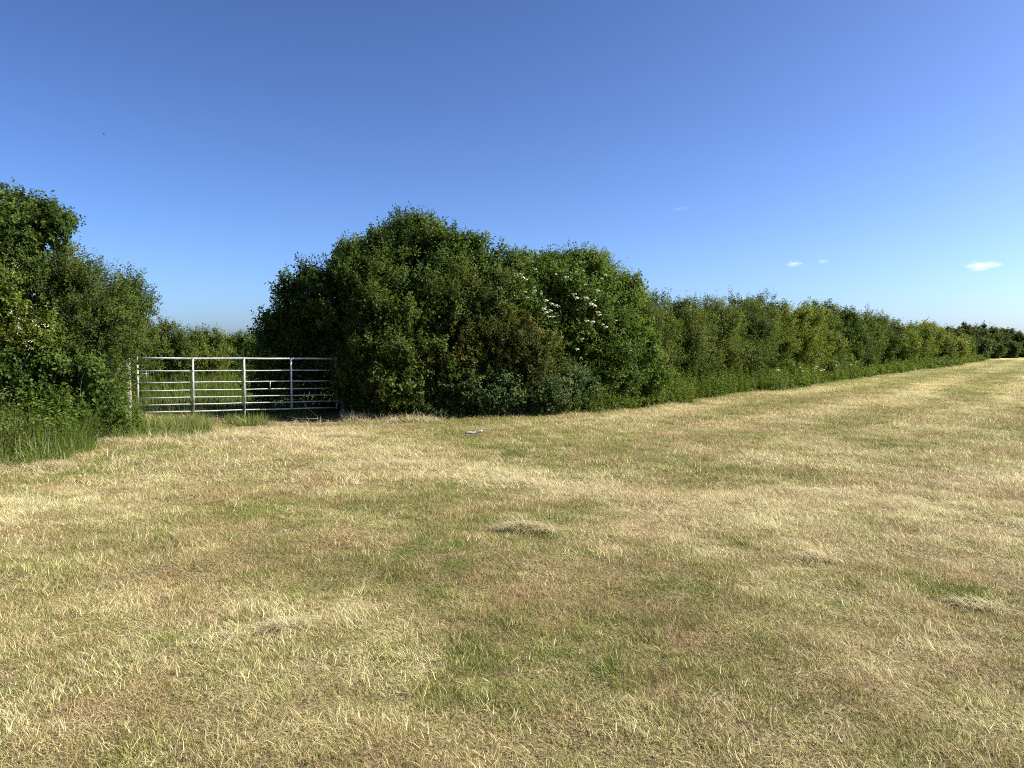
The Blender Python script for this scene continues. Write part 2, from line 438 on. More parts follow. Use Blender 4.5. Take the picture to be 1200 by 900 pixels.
def ground_mat():
    m, t, out = new_mat('field_ground')
    at = N(t, 'ShaderNodeAttribute', attribute_name='look')      # R green, G brown, B soil
    sep = N(t, 'ShaderNodeSeparateColor'); t.links.new(at.outputs['Color'], sep.inputs[0])
    geo = N(t, 'ShaderNodeNewGeometry')
    n1 = N(t, 'ShaderNodeTexNoise'); n1.inputs['Scale'].default_value = 5; n1.inputs['Detail'].default_value = 8; n1.inputs['Roughness'].default_value = .75
    t.links.new(geo.outputs['Position'], n1.inputs['Vector'])
    n2 = N(t, 'ShaderNodeTexNoise'); n2.inputs['Scale'].default_value = 45; n2.inputs['Detail'].default_value = 4
    t.links.new(geo.outputs['Position'], n2.inputs['Vector'])
    f = math_n(t, 'ADD', sep.outputs[0], math_n(t, 'MULTIPLY', math_n(t, 'SUBTRACT', n1.outputs[0], .5), 1.1), True)
    r = ramp(t, STRAW); t.links.new(f, r.inputs[0])
    thatch = ramp(t, [(.3, (.060, .047, .024)), (.55, (.15, .118, .058)), (.8, (.30, .25, .13))]); t.links.new(n2.outputs[0], thatch.inputs[0])
    # close by, the blades stand over brown thatch; where blades thin out with distance the sheet takes the sward's own colour
    lw = N(t, 'ShaderNodeAttribute', attribute_name='far')
    mx = N(t, 'ShaderNodeMix', data_type='RGBA'); t.links.new(lw.outputs['Fac'], mx.inputs['Factor'])
    t.links.new(thatch.outputs[0], mx.inputs['A']); t.links.new(r.outputs[0], mx.inputs['B'])
    soilc = ramp(t, [(.3, (.12, .085, .052)), (.7, (.30, .23, .145))]); t.links.new(n1.outputs[0], soilc.inputs[0])
    mx2 = N(t, 'ShaderNodeMix', data_type='RGBA'); t.links.new(sep.outputs[2], mx2.inputs['Factor'])
    t.links.new(mx.outputs['Result'], mx2.inputs['A']); t.links.new(soilc.outputs[0], mx2.inputs['B'])
    pr = N(t, 'ShaderNodeBsdfPrincipled'); pr.inputs['Roughness'].default_value = .9; pr.inputs['Specular IOR Level'].default_value = .1
    t.links.new(mx2.outputs['Result'], pr.inputs[0])
    bp = N(t, 'ShaderNodeBump'); bp.inputs['Strength'].default_value = .9; bp.inputs['Distance'].default_value = .03
    t.links.new(n2.outputs[0], bp.inputs['Height']); t.links.new(bp.outputs[0], pr.inputs['Normal'])
    t.links.new(pr.outputs[0], out.inputs[0])
    return m
M['ground'] = ground_mat()

# ------------------------------------------------------------------ the field: one sheet to the horizon
def geo_axis(lo, hi, step, far, n):
    a = np.arange(lo, hi + 1e-6, step)
    g = step * 1.5 * (np.geomspace(1, far / (step * 1.5), n) )
    return np.concatenate((lo - g[::-1], a, hi + g))
xs = geo_axis(-16, 16, 0.16, 6000, 46)
ys = geo_axis(-2, 30, 0.16, 6000, 46)
X, Y = np.meshgrid(xs, ys)
gx, gy = X.ravel(), Y.ravel()
gv = np.stack((gx, gy, ground_h(gx, gy)), 1)
nx, ny = len(xs), len(ys)
ii = (np.arange(ny - 1)[:, None] * nx + np.arange(nx - 1)[None, :]).ravel()
gq = np.stack((ii, ii + 1, ii + nx + 1, ii + nx), 1)
gme = np_mesh('field', gv, gq, None, True)
lg, lb, lsoil = field_look(gx, gy)
a = gme.attributes.new('look', 'FLOAT_COLOR', 'POINT')
a.data.foreach_set('color', np.stack((lg, lb, lsoil, np.ones(len(lg))), 1).astype(np.float32).ravel())
a = gme.attributes.new('far', 'FLOAT', 'POINT')
a.data.foreach_set('value', ss(10, 45, np.hypot(gx, gy)).astype(np.float32))
tag(link('field', gme, M['ground']), 'mown hay field of straw and green stubble', None, None, 'structure')

# ------------------------------------------------------------------ mown sward: tufts instanced over the field
src = bpy.data.collections.new('tuft_sources')
def tuft(i, n, rad, h0, h1, w0, w1, lean, mat, flat=False, segs=2):
    global rng
    g = Geo()
    rr = rad * np.sqrt(rng.uniform(0, 1, n)); an = rng.uniform(0, 2 * np.pi, n)
    pos = np.stack((rr * np.cos(an), rr * np.sin(an), np.full(n, -0.012) + (rng.uniform(0, .03, n) if flat else 0)), 1)
    h = rng.uniform(h0, h1, n); wd = rng.uniform(w0, w1, n)
    ln = np.abs(rng.normal(lean, .35, n)) if not flat else rng.uniform(1.15, 1.6, n)
    az = rng.uniform(0, 2 * np.pi, n)
    col = np.stack((rng.uniform(0, 1, n), rng.uniform(0, 1, n), rng.uniform(0, 1, n), np.ones(n)), 1)
    blades_geo(g, pos, h, wd, ln, az, col, segs, .55)
    me = g.mesh('tuft_%02d' % i)
    me.materials.append(mat)
    o = bpy.data.objects.new('tuft_%02d' % i, me); src.objects.link(o)
for i in range(6): tuft(i, 46, .075, .012, .042, .0024, .0046, .90, M['sward'])
for i in range(6, 9): tuft(i, 40, .065, .024, .060, .0022, .0042, .70, M['sward'], segs=3)
for i in range(9, 13): tuft(i, 26, .11, .030, .09, .0020, .0038, 1.3, M['hay'], True, 2)

def scatter(y0, y1, dens, side):
    """points in the wedge the camera and a step to its side can see"""
    out = []
    hw = lambda y: 0.78 * y + side
    area = 0.78 * (y1 * y1 - y0 * y0) + 2 * side * (y1 - y0)
    n = int(area * dens)
    y = np.sqrt(rng.uniform(y0 * y0, y1 * y1, int(n * 1.1)))
    x = rng.uniform(-1, 1, len(y)) * hw(y)
    return x, y
bands = [(1.2, 5, 1300, .85, 1.0), (5, 9, 850, 1.0, 1.1), (9, 16, 280, 1.6, 1.3), (16, 28, 100, 2.4, 1.6), (28, 55, 26, 3.8, 1.8), (55, 125, 6.5, 6.0, 2.4)]
PX, PY, SC, SZ = [], [], [], []
for y0, y1, dn, sc, sz in bands:
    x, y = scatter(y0, y1, dn, 1.0)
    PX.append(x); PY.append(y)
    SC.append(np.full(len(x), sc)); SZ.append(np.full(len(x), sz))
px_, py_, sc_, sz_ = (np.concatenate(q) for q in (PX, PY, SC, SZ))
q_ = hedge_side(px_, py_)
g_, b_, s_ = field_look(px_, py_)
dens = ss(.25, .62, fbm(px_ / .14, py_ / .18, 71, 3)) * .85 + .34
keep = (rng.uniform(0, 1, len(px_)) < dens * (1 - .96 * s_)) & ((q_ > -0.6) | (py_ < 24) & (px_ < -2)) & ~((px_ < -14) & (py_ > 14) & (py_ < 30) & (rng.uniform(0, 1, len(px_)) < .5))
px_, py_, sc_, sz_, g_, b_ = (q[keep] for q in (px_, py_, sc_, sz_, g_, b_))
n = len(px_)
g_ = np.clip(g_ + rng.normal(0, .13, n), 0, 1)
pick = rng.uniform(0, 1, n)
idx = rng.integers(0, 6, n)
idx = np.where(pick < .12 + .35 * g_ ** 1.5, rng.integers(6, 9, n), idx)
idx = np.where((pick > .86 - .20 * np.clip(1 - g_ * 2, 0, 1)) | (dens[keep] < .45) & (pick > .35), rng.integers(9, 13, n), idx)
hv = (0.32 + 1.0 * ss(.25, .75, fbm(px_ / .18, py_ / .22, 81, 3))) * (.74 + .26 * ss(4, 11, py_))
near_wide = 1.0
pm = bpy.data.meshes.new('grass')
pm.vertices.add(n)
pm.vertices.foreach_set('co', np.stack((px_, py_, ground_h(px_, py_)), 1).astype(np.float32).ravel())
def pattr(name, typ, key, val):
    at = pm.attributes.new(name, typ, 'POINT'); at.data.foreach_set(key, np.ascontiguousarray(val).ravel())
pattr('green', 'FLOAT', 'value', g_.astype(np.float32)); pattr('brown', 'FLOAT', 'value', b_.astype(np.float32))
pattr('pick', 'INT', 'value', idx.astype(np.int32))
pattr('turn', 'FLOAT_VECTOR', 'vector', np.stack((rng.normal(0, .10, n), rng.normal(0, .10, n), rng.uniform(0, 6.283, n)), 1).astype(np.float32))
pattr('size', 'FLOAT_VECTOR', 'vector', np.stack((sc_ * rng.uniform(.8, 1.2, n),) * 2 + (sz_ * hv,), 1).astype(np.float32))
print('tufts', n)
ng = bpy.data.node_groups.new('grass_scatter', 'GeometryNodeTree')
ng.interface.new_socket('Geometry', in_out='INPUT', socket_type='NodeSocketGeometry')
ng.interface.new_socket('Geometry', in_out='OUTPUT', socket_type='NodeSocketGeometry')
gi, go = ng.nodes.new('NodeGroupInput'), ng.nodes.new('NodeGroupOutput')
m2p = ng.nodes.new('GeometryNodeMeshToPoints')
iop = ng.nodes.new('GeometryNodeInstanceOnPoints')
ci = ng.nodes.new('GeometryNodeCollectionInfo'); ci.inputs['Collection'].default_value = src
ci.inputs['Separate Children'].default_value = True; ci.inputs['Reset Children'].default_value = True
def named(nm, dt):
    q = ng.nodes.new('GeometryNodeInputNamedAttribute'); q.data_type = dt; q.inputs['Name'].default_value = nm
    return q.outputs['Attribute']
e2r = ng.nodes.new('FunctionNodeEulerToRotation')
L = ng.links.new
L(gi.outputs[0], m2p.inputs['Mesh']); L(m2p.outputs[0], iop.inputs['Points']); L(ci.outputs[0], iop.inputs['Instance'])
iop.inputs['Pick Instance'].default_value = True
L(named('pick', 'INT'), iop.inputs['Instance Index'])
L(named('turn', 'FLOAT_VECTOR'), e2r.inputs[0]); L(e2r.outputs[0], iop.inputs['Rotation'])
L(named('size', 'FLOAT_VECTOR'), iop.inputs['Scale'])
L(iop.outputs[0], go.inputs[0])
gr = link('grass', pm)
tag(gr, 'short mown grass stubble and loose hay over the whole field', 'grass', None, 'stuff')
md = gr.modifiers.new('scatter', 'NODES'); md.node_group = ng

# ------------------------------------------------------------------ woody plants
def make_plant(name, label, cat, group, base, mains, nsub, sub_r, shoots, per, leaf, shoot_len, mat, seed,
               up=0.45, fill=0.18, back=0.45, trunks=1, trunk_r=0.07, lead=(2, .26, .56), wispy=0.0):
    """trunk with limbs and a crown of leafy shoots round many clumps.
    mains: ellipsoids (x, y, z, rx, ry, rz) in metres that rough out the crown"""
    global rng
    rng = np.random.default_rng(seed)
    bz = float(ground_h(base[0], base[1]))
    root = empty(name, (base[0], base[1], bz), label, cat, group)
    O = np.array((base[0], base[1], bz))
    ms = np.array(mains, float)
    cen, rad = ms[:, :3], ms[:, 3:]
    wts = (rad[:, 0] * rad[:, 2] + rad[:, 0] * rad[:, 1] + rad[:, 1] * rad[:, 2]); wts /= wts.sum()
    # clumps on the surface of the rough crown
    k = np.concatenate((np.tile(np.arange(len(ms)), 6), rng.choice(len(ms), nsub * 4, p=wts)))[:nsub * 4]   # no bough without clumps
    u = rand_sphere(nsub * 4)
    p = cen[k] + rad[k] * u * rng.uniform(.60, 1.04, (nsub * 4, 1))
    ok = p[:, 2] > bz + 0.12
    for j in range(len(ms)):
        q = np.linalg.norm((p - cen[j]) / rad[j], axis=1)
        ok &= (q > .58) | (k == j)
    ok &= (u[:, 1] < 0.35) | (rng.uniform(0, 1, len(u)) < back)
    p, u, k = p[ok][:nsub], u[ok][:nsub], k[ok][:nsub]
    ns = len(p)
    sr = rng.uniform(sub_r[0], sub_r[1], ns) * 1.25
    tone = rng.normal(0, .13, ns) + rng.uniform(-.10, .10)
    # shoots
    ks = np.repeat(np.arange(ns), shoots); m = len(ks)
    so_ = rand_sphere(m)
    outw = unit(u[ks] * np.array((1, 1, 1)))
    sp = p[ks] + so_ * sr[ks][:, None] * rng.uniform(.1, .8, (m, 1))
    sd = unit(so_ * .75 + outw * .55 + np.array((0, 0, up)) + rng.normal(0, .2, (m, 3)))
    sL = rng.uniform(shoot_len[0], shoot_len[1], m)
    top = (u[ks][:, 2] > .35) & (rng.uniform(0, 1, m) < .05 + wispy)
    sL = np.where(top, sL * 1.45, sL); sd = np.where(top[:, None], unit(sd + np.array((0, 0, 1.1))), sd)
    # upright leading shoots on the upper clumps, four shoots close together each
    kk = np.repeat(np.where(u[:, 2] > .15)[0], lead[0])
    if len(kk):
        kk = np.repeat(kk, 4)
        q = len(kk) // 4
        lo_ = np.repeat(unit(rng.normal(size=(q, 3)) * np.array((1, 1, .4)) + u[kk[::4]] * .6), 4, axis=0)
        lp0 = p[kk] + lo_ * sr[kk][:, None] * .55 + rng.normal(0, .02, (len(kk), 3))
        ld0 = unit(np.repeat(unit(lo_[::4] * .45 + np.array((0, 0, 1.0)) + rng.normal(0, .15, (q, 3))), 4, axis=0) + rng.normal(0, .08, (len(kk), 3)))
        lL = np.repeat(rng.uniform(lead[1], lead[2], q), 4) * rng.uniform(.7, 1.05, len(kk))
        ks = np.concatenate((ks, kk)); so_ = np.vstack((so_, lo_)); sp = np.vstack((sp, lp0)); sd = np.vstack((sd, ld0)); sL = np.concatenate((sL, lL))
        outw = np.vstack((outw, u[kk])); m = len(ks)
    # leaves along each shoot
    kl = np.repeat(np.arange(m), per); nl = len(kl)
    tt = (np.tile(np.arange(per), m) + rng.uniform(0, 1, nl)) / per
    d0 = sd[kl]
    perp = unit(np.cross(d0, rand_sphere(nl)))
    lp = sp[kl] + d0 * (sL[kl] * (.02 + .98 * tt))[:, None] + perp * ((leaf[0] * .25 + sL[kl] * .20 * (1 - tt)) * rng.uniform(.1, 1, nl))[:, None]
    ld = unit(d0 * .45 + perp * .8 + np.array((0, 0, -.1)) + rng.normal(0, .25, (nl, 3)))
    nr = unit(so_[kl] * .65 + outw[kl] * .30 + np.array((0, 0, .30)) + rand_sphere(nl) * .45)
    csz = rng.uniform(.72, 1.25, ns)[ks[kl]]
    ll = leaf[0] * csz * rng.uniform(.65, 1.25, nl); lw = leaf[1] * csz * rng.uniform(.7, 1.2, nl)
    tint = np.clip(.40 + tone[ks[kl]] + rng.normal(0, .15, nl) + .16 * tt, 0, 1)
    col = np.stack((tint, tint, tint, np.ones(nl)), 1)
    okl = lp[:, 2] > bz + .02
    G = Geo()
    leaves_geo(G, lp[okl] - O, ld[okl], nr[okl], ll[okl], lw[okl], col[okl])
    # inner leaves
    nf = int(nl * fill)
    kf = rng.choice(len(ms), nf, p=wts)
    fp = cen[kf] + rad[kf] * rand_sphere(nf) * rng.uniform(.35, .80, (nf, 1))
    okf = fp[:, 2] > bz + .05
    fp = fp[okf]; nf = len(fp)
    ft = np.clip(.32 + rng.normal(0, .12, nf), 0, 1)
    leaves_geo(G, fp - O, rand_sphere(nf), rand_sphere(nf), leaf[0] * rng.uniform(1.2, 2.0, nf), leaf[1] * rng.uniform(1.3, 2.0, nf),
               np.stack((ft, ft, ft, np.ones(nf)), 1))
    # trunk, limbs and twigs
    T = Geo()
    lim = rng.permutation(ns)[:min(ns, 16)]
    stems = []
    for s in range(trunks):
        a0 = rng.uniform(0, 6.28)
        b0 = np.array((math.cos(a0), math.sin(a0), 0)) * (0.0 if trunks == 1 else rng.uniform(.1, .35))
        j = int(rng.choice(len(ms), p=wts))
        e = cen[j] - O; e = e * np.array((.6, .6, .75))
        e[2] = max(e[2], .5)
        mid = b0 * .6 + e * .5 + rng.normal(0, .08, 3) * np.array((1, 1, 0))
        path = np.array([np.array((0, 0, -.15)), b0 * .9 + np.array((0, 0, .2 * e[2])), mid, e])
        T.tube(path, [trunk_r * 1.25, trunk_r, trunk_r * .8, trunk_r * .55], 7)
        stems.append(path)
    for j in lim:
        st = stems[rng.integers(len(stems))]
        a_ = st[rng.integers(1, 4)]
        b_ = p[j] - O
        mid = (a_ + b_) / 2 + rng.normal(0, .12, 3) + np.array((0, 0, .10))
        T.tube(np.array([a_, mid, b_]), [trunk_r * .5, trunk_r * .32, trunk_r * .1], 5, False)
    sel = rng.permutation(m)[:int(m * (.5 if leaf[0] < .2 else 0))]
    ta = sp[sel] - O; tb = ta + sd[sel] * sL[sel][:, None]
    sd_ = unit(np.cross(sd[sel], rand_sphere(len(sel)))) * (leaf[1] * .07 + .002)
    v = np.stack((ta - sd_, ta + sd_, tb), 1).reshape(-1, 3)
    T.add(v, np.arange(len(v)).reshape(-1, 3))
    link('trunk', T.mesh('trunk'), M['bark'], root)
    link('crown', G.mesh('crown'), M[mat], root)
    root['_pts'] = 0
    del root['_pts']
    return root, p, u

def blob(px, py, d, rpx, rpy, ry):
    """rough crown ellipsoid: centre at photo (px, py) at distance d, half sizes rpx, rpy in photo px there and ry metres deep"""
    c = W(px, py, d)
    return (*c, rpx / F * d, ry, rpy / F * d)

TRI = 0
# --- left of the gate
make_plant('hawthorn_tree', 'tall dark tree at the left edge rising above the shrubs left of the gate', 'tree', None, gxy(-5, 13.8),
           [blob(22, 266, 13.8, 46, 32, .7), blob(-40, 275, 13.8, 50, 45, 1.0), blob(10, 330, 13.6, 62, 50, .9), blob(-40, 400, 13.8, 80, 90, 1.1), blob(66, 272, 13.9, 20, 20, .4), blob(-5, 250, 13.8, 26, 20, .5)],
           150, (.13, .24), 26, 15, (.056, .040), (.12, .26), 'dark', 101, lead=(1, .15, .32), up=.3, trunk_r=.10, trunks=2, fill=.14, wispy=.03)
fsh, fp_, fu_ = make_plant('flowering_shrub', 'pale green shrub with white blossom at the left edge', 'shrub', None, gxy(0, 12.4),
           [blob(0, 348, 12.8, 26, 30, .35), blob(-30, 400, 12.6, 42, 70, .5), blob(48, 402, 13.0, 14, 16, .25)],
           46, (.12, .22), 22, 13, (.050, .034), (.14, .30), 'yellowish', 102, trunk_r=.05)
G = Geo()
sel = (fu_[:, 1] < .2)
bp0 = fp_[sel] + fu_[sel] * .22
bp0 = np.repeat(bp0, 3, axis=0) + rng.normal(0, .07, (len(bp0) * 3, 3)) + np.array((0, -.05, 0))
bp0 = np.repeat(bp0, 12, axis=0) + rng.normal(0, .022, (len(bp0) * 12, 3))
nb = len(bp0)
leaves_geo(G, bp0 - np.array(fsh.location), rand_sphere(nb), unit(rand_sphere(nb) + np.array((0, -.6, .8))), np.full(nb, .017), np.full(nb, .016), np.ones((nb, 4)), 0, 0)
tag(link('blossom', G.mesh('blossom'), M['flower'], fsh), kind='stuff')
r_left, p_, u_ = make_plant('shrub', 'broad olive green shrub with feathery upright shoots left of the gate', 'shrub', None, gxy(95, 14.0),
           [blob(90, 385, 14.0, 62, 68, .9), blob(108, 370, 14.3, 40, 42, .7), blob(60, 430, 13.8, 60, 60, .9), blob(138, 390, 14.6, 24, 32, .5), blob(158, 358, 14.8, 10, 20, .25), blob(60, 325, 13.9, 28, 26, .5)],
           170, (.14, .28), 26, 15, (.044, .028), (.16, .40), 'olive', 103, up=.6, trunk_r=.07, trunks=3, wispy=.05)
make_plant('leaning_shrub', 'bright green feathery shrub crowding the left gate post', 'shrub', None, gxy(140, 14.6),
           [blob(124, 452, 14.9, 20, 44, .4), blob(112, 482, 14.5, 26, 26, .4)],
           60, (.12, .22), 24, 14, (.042, .024), (.16, .34), 'hedge', 104, up=.5, trunk_r=.04, trunks=2)
make_plant('ivy_bush', 'dark shaded leafy bush under the olive shrub left of the gate', 'bush', None, gxy(70, 13.2),
           [blob(70, 470, 13.2, 70, 45, .5), blob(20, 455, 12.9, 45, 50, .5)],
           80, (.14, .24), 20, 11, (.060, .046), (.12, .26), 'dark', 105, lead=(1, .2, .35), up=.2, trunk_r=.04)

# --- the big clump right of the gate
make_plant('hawthorn_tree', 'tallest dark tree, right of the gate, with boughs reaching left over it', 'tree', None, gxy(450, 20.2),
           [blob(480, 342, 20.4, 82, 66, 1.7), blob(425, 362, 20.0, 62, 52, 1.4), blob(545, 348, 20.8, 60, 54, 1.6), blob(402, 420, 20.2, 62, 58, 1.2), blob(352, 385, 20.0, 32, 30, .8), blob(378, 332, 20.1, 18, 13, .45), blob(411, 306, 20.2, 20, 14, .5), blob(352, 368, 20.0, 20, 16, .5), blob(322, 384, 20.1, 12, 8, .3),
            blob(488, 286, 20.4, 28, 18, .7), blob(580, 330, 20.9, 32, 22, .9), blob(322, 400, 20.2, 18, 18, .5), blob(342, 346, 20.0, 16, 7, .3), blob(330, 436, 19.6, 36, 40, 1.0), blob(538, 306, 20.7, 38, 22, .8), blob(440, 302, 20.3, 30, 20, .8), blob(486, 268, 20.4, 15, 16, .4)],
           400, (.20, .36), 24, 14, (.070, .050), (.20, .40), 'dark', 111, up=.6, trunk_r=.13, trunks=3, fill=.2, back=.4, wispy=.04)
make_plant('shrub', 'olive green shrub in front of the tallest tree right of the gate', 'shrub', None, gxy(490, 18.9),
           [blob(495, 385, 18.8, 80, 62, .95), blob(458, 434, 18.0, 42, 48, .7), blob(560, 365, 19.2, 50, 46, .8), blob(520, 440, 18.7, 70, 42, .8), blob(442, 395, 18.5, 32, 46, .7), blob(426, 466, 17.95, 18, 22, .4), blob(414, 438, 18.3, 14, 26, .4)],
           210, (.17, .32), 24, 14, (.066, .046), (.18, .36), 'olive', 112, up=.5, trunk_r=.07, trunks=3)
make_plant('reddish_shrub', 'reddish tinged shrub amid the green in the big clump right of the gate', 'shrub', None, gxy(585, 18.8),
           [blob(585, 405, 18.7, 46, 34, .6), blob(620, 425, 18.9, 34, 30, .5), blob(545, 420, 18.5, 34, 26, .5)],
           95, (.14, .26), 20, 12, (.066, .048), (.16, .32), 'red', 113, up=.3, trunk_r=.05, trunks=2)
elder, ep, eu = make_plant('elder_shrub', 'elder with creamy flat flower heads on the right half of the big clump', 'shrub', None, gxy(665, 21.4),
           [blob(655, 354, 21.4, 72, 47, 1.5), blob(716, 350, 22.0, 34, 22, 1.0), blob(615, 376, 20.6, 46, 56, 1.1), blob(690, 402, 21.2, 60, 52, 1.2), blob(626, 330, 21.2, 38, 23, .9), blob(672, 320, 21.8, 38, 20, .9)],
           290, (.20, .36), 22, 13, (.078, .046), (.20, .42), 'elder', 114, lead=(2, .2, .45), up=.4, trunk_r=.09, trunks=3, wispy=.02)
make_plant('shrub', 'broad leaved green shrub below the elder, where the low hedge starts', 'shrub', None, gxy(728, 22.0),
           [blob(728, 410, 21.8, 42, 42, .8), blob(700, 440, 21.2, 46, 30, .7), blob(752, 430, 22.4, 26, 34, .6)],
           110, (.15, .28), 20, 12, (.080, .058), (.18, .34), 'elder', 115, up=.4, trunk_r=.05, trunks=2)
make_plant('bramble_bush', 'low bramble with pale leaf backs at the foot of the olive shrub', 'bush', None, gxy(500, 18.4),
           [blob(505, 465, 18.25, 52, 24, .55), blob(462, 470, 18.2, 30, 20, .5), blob(560, 462, 18.3, 42, 24, .5)],
           115, (.12, .24), 18, 11, (.064, .046), (.16, .36), 'bramble', 116, lead=(1, .2, .35), up=.35, trunk_r=.02, trunks=3)
make_plant('bramble_bush', 'low bramble under the reddish shrub and the elder', 'bush', None, gxy(625, 19.0),
           [blob(625, 460, 18.9, 40, 26, .5), blob(660, 455, 19.6, 34, 28, .5)],
           95, (.12, .24), 18, 11, (.064, .046), (.16, .36), 'bramble', 117, lead=(1, .2, .35), up=.35, trunk_r=.02, trunks=3)

# cream flower heads on the elder
def umbel_mesh(name, r, n, seed):
    g = np.random.default_rng(seed)
    G = Geo()
    rr = r * np.sqrt(g.uniform(0, 1, n)); an = g.uniform(0, 6.283, n)
    pos = np.stack((rr * np.cos(an), rr * np.sin(an), .22 * r * (1 - (rr / r) ** 2) + g.uniform(-.01, .01, n)), 1)
    d = unit(np.stack((np.cos(an + 1.3), np.sin(an + 1.3), np.full(n, .25)), 1))
    nr = unit(np.stack((.4 * np.cos(an), .4 * np.sin(an), np.ones(n)), 1))
    leaves_geo(G, pos, d, nr, np.full(n, r * .30), np.full(n, r * .26), np.ones((n, 4)), 0, .05)
    for j in range(6):
        a = j * 1.05
        G.tube(np.array([(0, 0, -r * .9), (r * .3 * math.cos(a), r * .3 * math.sin(a), -r * .3), (r * .7 * math.cos(a), r * .7 * math.sin(a), 0)]), [.003, .002, .0015], 3, False)
    me = G.mesh(name); me.materials.append(M['flower'])
    return me
UMB = [umbel_mesh('flower_head_%s' % q, .072, 46, 500 + k) for k, q in enumerate(('broad', 'round', 'loose'))]
def flower(parent, px, py, d, sc, k):
    p = W(px, py, d)
    o = bpy.data.objects.new('flower_head', UMB[k % 3]); C.objects.link(o)
    o.parent = parent
    o.location = p - np.array(parent.location)
    o.rotation_euler = (rng.uniform(.05, .40), rng.uniform(.0, .45), rng.uniform(-.5, .5))
    o.scale = (sc,) * 3
FL = [(588, 299), (594, 300), (606, 302), (611, 303), (613, 302), (600, 290), (627, 316), (600, 321), (605, 324), (612, 325), (616, 328), (608, 322), (615, 342), (601, 347), (606, 350), (617, 349), (640, 352), (646, 356), (651, 358), (645, 364), (640, 366), (643, 371), (648, 371), (654, 359), (637, 362),
      (672, 345), (675, 349), (686, 349), (692, 356), (696, 358), (700, 366), (702, 369), (710, 383), (706, 380), (694, 377), (687, 376), (682, 397), (676, 409), (648, 421), (655, 443), (663, 325), (590, 335), (700, 341)]
def depth_of(px, py, ells):
    """nearest distance at which the sight line meets the crown"""
    dv = np.array(((px - 600) / F, 1.0, (HORIZON - py) / F)); o = np.array((0, 0, EYE)); best = None
    for e in ells:
        c, r = np.array(e[:3]), np.array(e[3:]) * 1.05
        a_, b_, c_ = np.sum((dv / r) ** 2), np.sum(dv * (o - c) / r ** 2), np.sum(((o - c) / r) ** 2) - 1
        q = b_ * b_ - a_ * c_
        if q > 0:
            t = (-b_ - math.sqrt(q)) / a_
            best = t if best is None else min(best, t)
    return best
ELL = [blob(655, 354, 21.4, 72, 47, 1.5), blob(716, 350, 22.0, 34, 22, 1.0), blob(615, 376, 20.6, 46, 56, 1.1), blob(690, 402, 21.2, 60, 52, 1.2), blob(626, 330, 21.2, 38, 23, .9), blob(672, 320, 21.8, 38, 20, .9)]
for k, (fx, fy) in enumerate(FL):
    d = None
    for dy in range(0, 60, 4):
        d = depth_of(fx, fy + dy, ELL)
        if d: break
    fy += dy
    flower(elder, fx, fy, d - .42, rng.uniform(.65, 1.05), k)
vis_ = ep[(eu[:, 1] < -.1) & (ep[:, 2] > 1.2)]
for k, q in enumerate(vis_[rng.permutation(len(vis_))[:26]]):
    px1, py1 = 600 + F * q[0] / q[1], HORIZON - F * (q[2] - EYE) / q[1]
    d = depth_of(px1, py1, ELL)
    if d and px1 > 585: flower(elder, px1, py1, d - .38, rng.uniform(.35, .7), k)

# --- the hedge running away to the right
HS = [  # photo column, row of its top, half width in px, leaf material, words
    (770, 354, 34, 'hedge', 'first hedge shrub right of the elder, with loose twiggy top'),
    (815, 350, 30, 'olive', 'second hedge shrub right of the elder, olive green with upright shoots'),
    (850, 352, 30, 'hedge', 'third hedge shrub right of the elder, dense and mid green'),
    (886, 350, 28, 'olive', 'fourth hedge shrub right of the elder, behind low white flower heads'),
    (918, 348, 26, 'hedge', 'fifth hedge shrub right of the elder, at the highest stretch of the low hedge'),
    (950, 350, 24, 'yellowish', 'sixth hedge shrub right of the elder, yellowish green'),
    (978, 358, 21, 'hedge', 'seventh hedge shrub right of the elder, just past the yellowish one'),
    (1003, 362, 19, 'dark', 'eighth hedge shrub right of the elder, dark with spiky top'),
    (1026, 368, 17, 'olive', 'ninth hedge shrub right of the elder, beside the dark spiky one'),
    (1046, 377, 15, 'hedge', 'tenth hedge shrub right of the elder, where the hedge top dips'),
    (1063, 380, 14, 'yellowish', 'eleventh hedge shrub right of the elder, light green'),
    (1079, 383, 13, 'hedge', 'twelfth hedge shrub right of the elder, mid green'),
    (1094, 386, 12, 'yellowish', 'thirteenth hedge shrub right of the elder, light green, low against far trees'),
    (1107, 391, 10, 'hedge', 'fourteenth hedge shrub right of the elder, third from the far end'),
    (1119, 396, 9, 'yellowish', 'fifteenth hedge shrub right of the elder, last but one, light green'),
    (1131, 402, 8, 'hedge', 'last hedge shrub at the far right end of the low hedge'),
]
hedge_dir = unit(np.array((.58, .81)))
